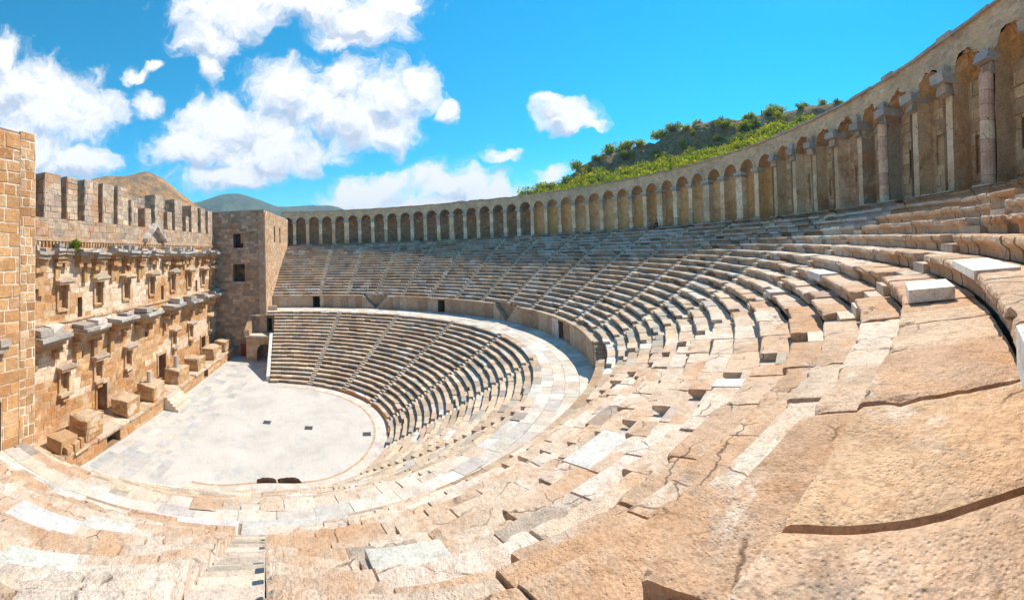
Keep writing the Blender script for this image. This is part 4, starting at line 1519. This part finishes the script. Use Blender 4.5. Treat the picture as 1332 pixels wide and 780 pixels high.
REPAIRS = [
 ('p', 0, 7.4, 14.1, 'long white slab left of the foreground stair head, above the lower tier'),
 ('p', 0, 14.3, 20.6, 'long white slab right of the foreground stair head, above the lower tier'),
 ('p', 0, -6.0, -1.0, 'white kerb slab running up to the foot of the orange near tower'),
 ('u', 6, 25.3, 27.9, 'long narrow white slab lying above the near stair notches, right of centre'),
 ('u', 9, 27.6, 28.3, 'small white slab beside a stair gap, uphill of the long narrow slab'),
 ('u', 5, 7.4, 9.7, 'broad white slab near the left picture edge, below the near tower'),
 ('u', 4, 9.1, 10.8, 'white slab at lower left between tan slabs, short of the stair'),
 ('u', 8, 10.6, 11.9, 'white slab in the bottom left corner'),
 ('u', 0, 3.3, 5.2, 'white slab at left bordering the pale walkway'),
 ('u', 8, 17.6, 19.1, 'pale slab cut by the bottom edge of the picture, right of the stair'),
 ('u', 13, 35.0, 37.6, 'white bench block with a bright top among shaded upper rows'),
 ('u', 11, 38.6, 40.0, 'white bench end block beside a dark gap in the upper rows'),
]
for tr, i, a, b, lab in REPAIRS:
    repair(tr, i, a, b, lab)
# the conspicuous new block standing in front of a bench on the right
mb = MB()
q = pol([39.70, 40.40, 40.40, 39.70], [23.1, 23.1, 24.3, 24.3], [16.06] * 4)
q2 = q.copy(); q2[:, 2] = 16.24
mb.hexa(q, q2, (.80, .74, .66))
q = pol([40.58, 41.3, 41.3, 40.58], [22.2, 22.2, 24.6, 24.6], [16.40] * 4)
q2 = q.copy(); q2[:, 2] = 16.52
mb.hexa(q, q2, (.80, .76, .70))
tag(mb.build('repair_block', M_MARBLE, origin=pol(40, 22, 16.07)), 'bright white stepped stone block standing in front of a brown bench', 'stone block')
mb = MB()
q = pol([40.60, 41.3, 41.3, 40.60], [17.6, 17.6, 18.35, 18.35], [16.26] * 4)
q2 = q.copy(); q2[:, 2] = 16.515
mb.hexa(q, q2, (.66, .64, .61))
tag(mb.build('repair_block', M_MARBLE, origin=pol(40.7, 18.3, 16.07)), 'white block at the right edge filling a broken bench front', 'stone block')

# ------------------------------------------------------------------ plants
def leaves(mb, C, R, n, size, flat=.8, seed=0, thr=.0):
    r = np.random.default_rng(seed)
    d = r.normal(0, 1, (n * 3, 3)); d /= np.linalg.norm(d, axis=1)[:, None]
    rr = r.random(n * 3) ** .45
    lump = 1 + .38 * fbm(d * 2.1 + seed * 3.7, 3, seed)
    P = d * (rr * lump)[:, None]
    keep = fbm(P * 3.2 + seed, 3, seed + 9) > thr - .12
    keep &= P[:, 2] > -.55
    P = P[keep][:n]
    P = P * np.asarray(R) + np.asarray(C)
    m_ = len(P)
    a = r.normal(0, 1, (m_, 3)); a /= np.linalg.norm(a, axis=1)[:, None]
    b = np.cross(a, r.normal(0, 1, (m_, 3))); b /= np.linalg.norm(b, axis=1)[:, None]
    s = size * r.uniform(.55, 1.3, m_)[:, None]
    q = np.stack([P - a * s, P + b * s * .45, P + a * s, P - b * s * .45], 1).reshape(-1, 3)
    tcol = np.repeat(r.uniform(.75, 1.35, m_), 4)[:, None] * np.array([1, 1, 1])
    mb.add(q, [(4 * k, 4 * k + 1, 4 * k + 2, 4 * k + 3) for k in range(m_)], tcol)

def shrub_proto(seed, n=1500):
    root = thing('hill_shrub', '', 'shrub')
    mb = MB()
    r = random.Random(seed)
    for k in range(5):
        a = r.uniform(0, 6.28)
        mb.cyl((0, 0, -.25), (.35 * math.cos(a), .35 * math.sin(a), r.uniform(.5, .9)), .06, .025, (.2, .14, .1), 6)
    mb.build('trunk', M_BARK, root)
    mb = MB()
    for k in range(6):
        a = r.uniform(0, 6.28); d = r.uniform(.1, .62)
        leaves(mb, (d * math.cos(a), d * math.sin(a), r.uniform(.12, .62)), (r.uniform(.38, .62), r.uniform(.38, .62), r.uniform(.38, .6)), n // 6, .075, seed=seed * 10 + k)
    mb.build('crown', M_LEAF, root)
    return root

# ------------------------------------------------------------------ hillside behind the gallery
AZ = [88, 96, 103.23, 108.46, 112.52, 117.2, 121.9, 125.4, 130.07, 133.65, 138.37, 141.9, 146.41, 148.5, 152.64, 156.19, 159.72, 166, 174]
TN = [.41, .385, .350, .338, .332, .318, .303, .302, .298, .266, .244, .232, .202, .165, .120, .098, .075, .03, .0]
RHO_C = 165.0
def gal_rho(az, R_):
    d = np.array([math.cos(rad(az)), math.sin(rad(az))])
    b = CAM[:2] @ d; c = CAM[:2] @ CAM[:2] - R_ * R_
    return -b + math.sqrt(max(0, b * b - c))
def hill_pt(az, s, nz=True):
    """s: 0 at the back of the gallery, 1 on the crest, beyond 1 the plateau"""
    r0 = gal_rho(az, 51.0)
    tn = np.interp(az, AZ, TN)
    zc = CAM[2] + RHO_C * tn
    rho = r0 + (RHO_C - r0) * s
    z0 = min(21.0, zc - 2)
    g = .86 * s
    cl = float(smooth(119, 126, az) * (1 - smooth(146, 152, az)))
    g = g * (1 - .17 * cl) + (.14 + .146 * cl) * float(smooth(.88, .97, s))
    z = z0 + (zc - z0) * min(g, 1.0) if s <= 1 else zc - (s - 1) * 6
    p = np.array([CAM[0] + rho * math.cos(rad(az)), CAM[1] + rho * math.sin(rad(az)), z])
    if nz:
        q = (p * .09)[None]
        p[2] += (2.4 * fbm(q, 5, 41)[0] + 1.3 * cl * float(smooth(.8, .9, s)) * fbm(q * 5.5, 4, 43)[0]) * min(1, s * 3 + .1)
        p[:2] += np.array([math.cos(rad(az)), math.sin(rad(az))]) * (3.0 * fbm(p[None] * .22, 4, 51)[0]) * cl * float(smooth(.75, .85, s))
    return p
mb = MB()
azs = np.linspace(86, 176, 240)
ss = np.concatenate([np.linspace(-.02, .8, 26), np.linspace(.82, 1.0, 26), [1.05, 1.15, 1.4, 1.8]])
mb.grid(np.array([[hill_pt(a, s) for s in ss] for a in azs]), (.3, .25, .2))
struct(mb.build('hillside', M_HILL, smooth=False), 'rocky hillside with shrubs rising behind the gallery', 'hillside')
protos = [shrub_proto(s) for s in (3, 5, 8, 12)]
spots = []
r_ = random.Random(5)
tries = 0
while len(spots) < 285 and tries < 30000:
    tries += 1
    az, s = r_.uniform(101, 157), r_.uniform(.3, 1.03)
    p = hill_pt(az, s)
    gt = (TOPZ - CAM[2]) / gal_rho(az, RG)
    rho = math.hypot(p[0] - CAM[0], p[1] - CAM[1])
    size = r_.uniform(2.4, 4.6) * (1.0 if s < .9 else 1.1) * (1.25 if az > 143 else 1)
    if (p[2] + 1.1 * size - CAM[2]) / rho < gt + .004:
        continue
    cl = float(smooth(119, 124, az) * (1 - smooth(147, 150, az)))
    if cl > .3 and s > .94 and r_.random() < (.55 if s < .985 else .3):
        continue
    if any(math.dist(p, q[0]) < .27 * (size + q[1]) for q in spots):
        continue
    spots.append((p, size, az, s))
sh_spots = sorted(spots, key=lambda q: -q[2])
def shrub_label(k, n):
    return ''
def copy_thing(root):
    c = root.copy(); COL.objects.link(c)
    for ch in list(root.children):
        d = ch.copy(); COL.objects.link(d); d.parent = c
    return c
for k, (p, size, az, s) in enumerate(sh_spots):
    src = protos[k % 4]
    o = src if k < 4 else copy_thing(src)
    o.location = tuple(p - (0, 0, .15))
    o.rotation_euler = (0, 0, r_.uniform(0, 6.28))
    o.scale = (size * r_.uniform(.9, 1.25), size * r_.uniform(.9, 1.25), size * r_.uniform(.75, 1.05))
    o['group'] = 'shrubs on the rocky hillside'
    o['label'] = 'sunlit yellow green shrub growing among many on the rocky hillside'
# pole on the hill
pp = hill_pt(118.3, .86)
mb = MB()
rh = math.hypot(pp[0] - CAM[0], pp[1] - CAM[1])
ztop = CAM[2] + rh * .330
mast = thing('lighting_mast', 'slim blue grey mast standing on the shrubby hillside', 'mast', tuple(pp))
mb.cyl((pp[0], pp[1], pp[2] - .5), (pp[0], pp[1], ztop), .26, .20, (.5, .5, .5), 10)
mb.build('pole', M_MAST, mast)
mb = MB()
mb.box(pp[0] + .2, pp[0] + 1.0, pp[1] - .3, pp[1] + .3, pp[2] + 3.2, pp[2] + 6.0, (.5, .5, .5))
mb.build('cabinet', M_MAST, mast)

# shrub on the stage wall cornice, fern in the tower window
pl = thing('wall_plant', 'bright green bush rooted on the upper cornice of the stage wall', 'plant', (11.3, -13.6, 17.5))
mb = MB()
for k in range(5):
    leaves(mb, (11.3 + rng.uniform(-.35, .35), -13.55 + rng.uniform(-.2, .25), 17.65 + rng.uniform(0, .45)), (.5, .45, .5), 170, .13, seed=60 + k)
mb.build('foliage', M_LEAF, pl)
mb = MB()
for k in range(4):
    mb.cyl((11.3, -13.75, 17.2), (11.3 + rng.uniform(-.3, .3), -13.55, 17.9), .03, .012, (.2, .15, .1), 5)
mb.build('stem', M_BARK, pl)
pl = thing('wall_plant', 'small green fern growing in the lower black tower window', 'plant', (-24.2, -9.2, 13.6))
mb = MB()
leaves(mb, (-24.15, -9.2, 13.9), (.35, .35, .6), 160, .11, seed=71)
mb.build('foliage', M_LEAF, pl)
# greenery outside the slits of the gallery
for k, (t, lab) in enumerate(((158.1, 'green bush seen through a slit at the far end of the gallery'), (151.0, 'green bush seen through the second slit of the gallery'),
                              (147.4, 'green bush seen through a slit above the seated visitor'), (133.0, 'dark green bush behind the far gallery wall'))):
    o = copy_thing(protos[k % 4])
    o.location = tuple(P3(t, 52.3, 0, 18.3)); o.scale = (2.2, 2.2, 2.6)
    o['label'] = lab; o['group'] = 'bushes behind the gallery'
    del o['group']

# ------------------------------------------------------------------ distant mountains, ground
def mountain(name, pts, rho, width, base, mat, lab, seed):
    az = np.array([p[0] for p in pts]); tn = np.array([p[1] for p in pts])
    A = np.linspace(az.min(), az.max(), 130)
    T = np.interp(A, az[::-1] if az[0] > az[-1] else az, tn[::-1] if az[0] > az[-1] else tn)
    ker = np.array([1, 2, 3, 2, 1.]) / 9
    T = np.convolve(np.pad(T, 2, 'edge'), ker, 'valid')
    S = np.linspace(-1, 1, 41)
    P = np.zeros((len(A), len(S), 3))
    for i, (a, t) in enumerate(zip(A, T)):
        for j, s in enumerate(S):
            r = rho + s * width
            x, y = CAM[0] + r * math.cos(rad(a)), CAM[1] + r * math.sin(rad(a))
            P[i, j] = (x, y, base + (CAM[2] + rho * t - base) * (1 - abs(s)) ** .9)
    n = fbm(P.reshape(-1, 3) * (5.0 / width), 6, seed).reshape(P.shape[:2])
    hgt = np.clip((P[..., 2] - base) / 60, 0, 1)
    P[..., 2] += n * width * .15 * hgt * np.clip(np.abs(S)[None] * 2.2 + .12, 0, 1)
    mb = MB()
    mb.grid(P, (.3, .3, .2))
    struct(mb.build(name, mat, smooth=True), lab, 'mountain')
mountain('brown_mountain', [(238, .02), (228, .12), (223, .175), (219.94, .203), (216.41, .211), (214.4, .216), (212.3, .222), (210.8, .212), (209.37, .195), (206.47, .153), (203.91, .120), (200, .07), (194, .0)], 820, 330, -2, M_BROWNMT, 'bare brown mountain rising behind the battlements', 5)
mountain('blue_mountain', [(222, .05), (214, .10), (207, .13), (204.72, .136), (202.5, .148), (200.6, .158), (198.25, .161), (196, .148), (194.18, .135), (192.44, .121), (190.1, .120), (186.59, .123), (184.6, .121), (183.08, .119), (181.24, .101), (178, .07), (170, .02), (164, 0)], 1650, 520, -2, M_BLUEMT, 'hazy blue wooded mountains on the horizon', 15)
mb = MB()
ts = np.linspace(0, 2 * np.pi, 97)
P = np.stack([np.stack([r * np.cos(ts), r * np.sin(ts), -1.2 + 0 * ts], -1) for r in (.01, 60, 200, 700, 2600, 9000)])
mb.grid(P, (.3, .25, .18))
struct(mb.build('ground', M_GROUND), 'dry ground around the theatre', 'ground')

# ------------------------------------------------------------------ visitors
def visitor(t, lab, shirt, pants, lean=0.0, s_off=0.0):
    """a person sitting on the top bench, knees towards the stage"""
    u, n = loc_frame(t)
    B = P3(t, 44.98, s_off, ZG)
    def W(f, s, z):
        return B + n * f + u * s + np.array([0, 0, z])
    J = [W(0, 0, .12), W(.03 + lean * .3, 0, .34), W(.08 + lean, 0, .56), W(.10 + lean, 0, .66), W(.13 + lean, 0, .80),       # pelvis spine chest neck head
         W(.06 + lean, .19, .55), W(.20 + lean, .23, .32), W(.40, .12, .22),
         W(.06 + lean, -.19, .55), W(.20 + lean, -.23, .32), W(.40, -.12, .22),
         W(.02, .10, .10), W(.46, .14, .12), W(.44, .14, -.30), W(.60, .15, -.36),
         W(.02, -.10, .10), W(.46, -.12, .12), W(.50, -.12, -.30), W(.66, -.13, -.36), W(.15 + lean, 0, .90)]
    E_ = [(0, 1), (1, 2), (2, 3), (3, 4), (2, 5), (5, 6), (6, 7), (2, 8), (8, 9), (9, 10), (0, 11), (11, 12), (12, 13), (13, 14), (0, 15), (15, 16), (16, 17), (17, 18), (4, 19)]
    Rr = [.16, .14, .16, .06, .10, .075, .05, .04, .075, .05, .04, .10, .075, .055, .045, .10, .075, .055, .045, .075]
    root = thing('person', lab, 'person', tuple(B))
    me = bpy.data.meshes.new('body_source')
    me.from_pydata([tuple(p) for p in J], E_, [])
    o = bpy.data.objects.new('body_source', me)
    COL.objects.link(o)
    sk = o.modifiers.new('skin', 'SKIN')
    for v, r in zip(me.skin_vertices[0].data, Rr):
        v.radius = (r, r)
    me.skin_vertices[0].data[0].use_root = True
    sb = o.modifiers.new('sub', 'SUBSURF'); sb.levels = 1; sb.render_levels = 1
    dg = bpy.context.evaluated_depsgraph_get()
    m2 = bpy.data.meshes.new_from_object(o.evaluated_get(dg))
    bpy.data.objects.remove(o)
    m2.name = 'body'
    m2.materials.clear()
    for mm in (M_SKIN, shirt, pants):
        m2.materials.append(mm)
    Bv = Vector(B)
    for pgn in m2.polygons:
        c = pgn.center - Bv
        f = c.x * n[0] + c.y * n[1]
        s = abs(c.x * u[0] + c.y * u[1])
        if .20 < c.z < .63 and f < .26 + lean:
            pgn.material_index = 1
        elif c.z <= .22 and c.z > -.15 and s < .3:
            pgn.material_index = 2
        pgn.use_smooth = True
    b = bpy.data.objects.new('body', m2)
    COL.objects.link(b)
    b.parent = root
    b.location = -Vector(root.location)
    mb = MB()
    hd = W(.12 + lean, 0, .86)
    th = np.linspace(0, np.pi * .62, 6); ph = np.linspace(0, 2 * np.pi, 13)
    P = np.array([[hd + np.array([.115 * math.sin(a) * math.cos(p), .115 * math.sin(a) * math.sin(p), .125 * math.cos(a)]) - n * .03 for p in ph] for a in th])
    mb.grid(P, (.1, .07, .05))
    mb.build('hair', M_HAIR, root, smooth=True)
visitor(149.90, 'visitor in dark maroon clothes sitting alone below the far arches', M_MAROON, M_BLACK, .05)
visitor(89.21, 'bare legged visitor in teal top sitting left in the pair', M_CYAN, M_ORANGE, .12)
visitor(87.72, 'visitor in black sitting right in the pair under the arches', M_BLACK, M_BLACK, .0)

# ------------------------------------------------------------------ air
hz = bpy.data.materials.new('haze_air')
hz.use_nodes = True
nt = hz.node_tree
nt.nodes.clear()
out = nt.nodes.new('ShaderNodeOutputMaterial')
pv = nt.nodes.new('ShaderNodeVolumePrincipled')
pv.inputs['Color'].default_value = (.62, .80, 1.0, 1)
pv.inputs['Density'].default_value = .00024
nt.links.new(pv.outputs[0], out.inputs['Volume'])
mb = MB()
mb.box(-2700, 2700, -2700, 2700, -2.4, 330, (1, 1, 1))
ho = struct(mb.build('haze', hz), kind='stuff')

# ------------------------------------------------------------------ sun, sky, clouds
SUN_AZ, SUN_EL = 108.0, 53.0
sd = np.array([math.cos(rad(SUN_AZ)) * math.cos(rad(SUN_EL)), math.sin(rad(SUN_AZ)) * math.cos(rad(SUN_EL)), math.sin(rad(SUN_EL))])
ld = bpy.data.lights.new('sun', 'SUN')
ld.energy = 5.0
ld.angle = rad(.53)
ld.color = (1.0, .90, .76)
lo_ = bpy.data.objects.new('sun', ld)
COL.objects.link(lo_)
lo_.rotation_euler = Vector(sd).to_track_quat('Z', 'Y').to_euler()
lo_.location = (0, 0, 80)

world = bpy.data.worlds.new('World')
scene.world = world
world.use_nodes = True
nt = world.node_tree
nt.nodes.clear()
out = nt.nodes.new('ShaderNodeOutputWorld')
sky = nt.nodes.new('ShaderNodeTexSky')
sky.sky_type = 'NISHITA'
sky.sun_disc = False
sky.sun_elevation = rad(SUN_EL)
sky.sun_rotation = rad((90 - SUN_AZ) % 360)
sky.air_density = 1.0
sky.dust_density = .2
sky.ozone_density = 2.0
hs = nt.nodes.new('ShaderNodeHueSaturation')
hs.inputs['Hue'].default_value = .475
hs.inputs['Saturation'].default_value = 1.68
hs.inputs['Value'].default_value = 1.0
nt.links.new(sky.outputs[0], hs.inputs['Color'])
bg = nt.nodes.new('ShaderNodeBackground')
bg.inputs['Strength'].default_value = .115
skyc = mixc(nt, hs.outputs[0], (.42, 1.26, 1.32), 1.0, 'MULTIPLY')
nt.links.new(skyc, bg.inputs['Color'])
co = nt.nodes.new('ShaderNodeTexCoord').outputs['Generated']
sp = nt.nodes.new('ShaderNodeSeparateXYZ'); nt.links.new(co, sp.inputs[0])
AZ0 = 157.0
ca, sa = math.cos(rad(AZ0)), math.sin(rad(AZ0))
xr = math_(nt, 'ADD', math_(nt, 'MULTIPLY', sp.outputs[0], ca), math_(nt, 'MULTIPLY', sp.outputs[1], sa))
yr = math_(nt, 'SUBTRACT', math_(nt, 'MULTIPLY', sp.outputs[1], ca), math_(nt, 'MULTIPLY', sp.outputs[0], sa))
azn = math_(nt, 'ARCTAN2', yr, xr)
hyp = math_(nt, 'SQRT', math_(nt, 'ADD', math_(nt, 'MULTIPLY', xr, xr), math_(nt, 'MULTIPLY', yr, yr)))
tn_ = math_(nt, 'DIVIDE', sp.outputs[2], math_(nt, 'MAXIMUM', hyp, .02))
cb = nt.nodes.new('ShaderNodeCombineXYZ')
nt.links.new(azn, cb.inputs[0]); nt.links.new(tn_, cb.inputs[1])
cv = cb.outputs[0]
def vec_noise(scale, detail, amp, src):
    n = nt.nodes.new('ShaderNodeTexNoise')
    n.inputs['Scale'].default_value = scale
    n.inputs['Detail'].default_value = detail
    n.inputs['Roughness'].default_value = .55
    nt.links.new(src, n.inputs['Vector'])
    s = nt.nodes.new('ShaderNodeVectorMath'); s.operation = 'SUBTRACT'; s.inputs[1].default_value = (.5, .5, .5)
    nt.links.new(n.outputs['Color'], s.inputs[0])
    k = nt.nodes.new('ShaderNodeVectorMath'); k.operation = 'SCALE'; k.inputs['Scale'].default_value = amp
    nt.links.new(s.outputs[0], k.inputs[0])
    a = nt.nodes.new('ShaderNodeVectorMath'); a.operation = 'ADD'
    nt.links.new(src, a.inputs[0]); nt.links.new(k.outputs[0], a.inputs[1])
    return a.outputs[0]
cw = vec_noise(6, 2, .09, cv)
cw = vec_noise(19, 6, .07, cw)
# heaps of cumulus: (azimuth offset, tan elevation, half width, half height), all in the sky's own coordinates
CLOUDS = [(1.3152, 0.4566, 0.1491, 0.1273), (1.2115, 0.3731, 0.1864, 0.1273), (1.2937, 0.2893, 0.1988, 0.1018), (1.1497, 0.2585, 0.1242, 0.056), (1.3571, 0.5196, 0.087, 0.0891), (1.1251, 0.244, 0.0994, 0.0356), (0.7323, 0.6536, 0.2112, 0.0967), (0.5236, 0.6794, 0.2733, 0.0815), (0.3795, 0.6317, 0.1864, 0.0866), (0.2959, 0.6599, 0.0944, 0.056), (0.7854, 0.5803, 0.0994, 0.0815), (0.4329, 0.5747, 0.0994, 0.0356), (0.7928, 0.5064, 0.0348, 0.0636), (0.7375, 0.3377, 0.2112, 0.1222), (0.5913, 0.4389, 0.1491, 0.1069), (0.8206, 0.2871, 0.1864, 0.0764), (0.6361, 0.2629, 0.2485, 0.0967), (0.7397, 0.2071, 0.2112, 0.056), (0.4691, 0.3729, 0.1242, 0.1222), (0.4258, 0.455, 0.0994, 0.0713), (0.3134, 0.4199, 0.1292, 0.1171), (0.2407, 0.4422, 0.0745, 0.0764), (0.3167, 0.3121, 0.1044, 0.0764), (0.159, 0.3665, 0.0422, 0.0382), (0.3875, 0.3496, 0.0994, 0.1018), (0.9574, 0.4035, 0.0497, 0.0433), (0.9796, 0.4837, 0.0398, 0.0229), (0.9358, 0.5065, 0.0373, 0.0178), (0.373, 0.1367, 0.1541, 0.0611), (0.1433, 0.1662, 0.1441, 0.0764), (0.0464, 0.132, 0.1242, 0.0509), (0.2104, 0.1112, 0.2485, 0.0356), (0.0179, 0.2436, 0.0696, 0.0229), (-0.1187, 0.1809, 0.0646, 0.0331), (0.3209, 0.1721, 0.0745, 0.0382), (-0.1697, 0.3385, 0.1093, 0.056), (-0.1305, 0.3812, 0.0596, 0.0255), (-0.226, 0.3155, 0.0547, 0.0229), (-0.1573, 0.1242, 0.1491, 0.0305)]
def cloud_field(vec):
    acc = None
    for (a, t, rx, ry) in CLOUDS:
        m1 = nt.nodes.new('ShaderNodeVectorMath'); m1.operation = 'SUBTRACT'; m1.inputs[1].default_value = (a, t, 0)
        nt.links.new(vec, m1.inputs[0])
        m2 = nt.nodes.new('ShaderNodeVectorMath'); m2.operation = 'MULTIPLY'; m2.inputs[1].default_value = (1 / rx, 1 / ry, 0)
        nt.links.new(m1.outputs[0], m2.inputs[0])
        m3 = nt.nodes.new('ShaderNodeVectorMath'); m3.operation = 'LENGTH'
        nt.links.new(m2.outputs[0], m3.inputs[0])
        d = math_(nt, 'SUBTRACT', 1.0, m3.outputs['Value'])
        acc = d if acc is None else math_(nt, 'MAXIMUM', acc, d)
    return acc
fld = cloud_field(cw)
def cnoise(scale, off=(0, 0, 0), det=8, rough=.6):
    mp = nt.nodes.new('ShaderNodeMapping')
    mp.inputs['Location'].default_value = off
    nt.links.new(cw, mp.inputs[0])
    return noise(nt, mp.outputs[0], scale, det, rough)
upv = nt.nodes.new('ShaderNodeVectorMath'); upv.operation = 'ADD'; upv.inputs[1].default_value = (-.012, .045, 0)
nt.links.new(cw, upv.inputs[0])
fld_up = cloud_field(upv.outputs[0])
nz = cnoise(8.0, (0, 0, 0), 10, .66)
dens = math_(nt, 'ADD', fld, math_(nt, 'MULTIPLY', math_(nt, 'SUBTRACT', nz, .47), 2.1))
fac = ramp(nt, dens, [(-.0, (0, 0, 0)), (.14, (.14, .14, .14)), (.32, (.62, .62, .62)), (.58, (1, 1, 1))])
n_a, n_b = cnoise(10.0, (0, 0, 0), 9, .6), cnoise(10.0, (.006, -.022, 0), 9, .6)
rel = math_(nt, 'ADD', math_(nt, 'MULTIPLY', math_(nt, 'SUBTRACT', n_a, n_b), 2.2), .50)
rel = math_(nt, 'ADD', rel, math_(nt, 'MULTIPLY', math_(nt, 'SUBTRACT', fld, fld_up), .85))
thick = ramp(nt, dens, [(.15, (.18, .18, .18)), (.55, (0, 0, 0))])
rel = math_(nt, 'ADD', rel, thick, clamp=True)
ccol = ramp(nt, rel, [(.10, (.54, .62, .77)), (.38, (.80, .85, .94)), (.58, (.96, .97, .99)), (.75, (1.0, 1.0, .98))])
bg2 = nt.nodes.new('ShaderNodeBackground')
bg2.inputs['Strength'].default_value = .80
nt.links.new(ccol, bg2.inputs['Color'])
mx = nt.nodes.new('ShaderNodeMixShader')
nt.links.new(fac, mx.inputs[0]); nt.links.new(bg.outputs[0], mx.inputs[1]); nt.links.new(bg2.outputs[0], mx.inputs[2])
nt.links.new(mx.outputs[0], out.inputs[0])

# ------------------------------------------------------------------ render settings
scene.view_settings.view_transform = 'Standard'
scene.view_settings.look = 'None'
scene.view_settings.exposure = .50
scene.view_settings.gamma = 1
scene.view_settings.use_curve_mapping = False
scene.render.engine = 'CYCLES'
cy = scene.cycles
cy.max_bounces = 6
cy.diffuse_bounces = 4
cy.volume_bounces = 0
cy.transparent_max_bounces = 6
cy.use_denoising = True
try:
    cy.denoiser = 'OPENIMAGEDENOISE'
except Exception:
    pass
scene.render.resolution_x, scene.render.resolution_y = 1024, 599
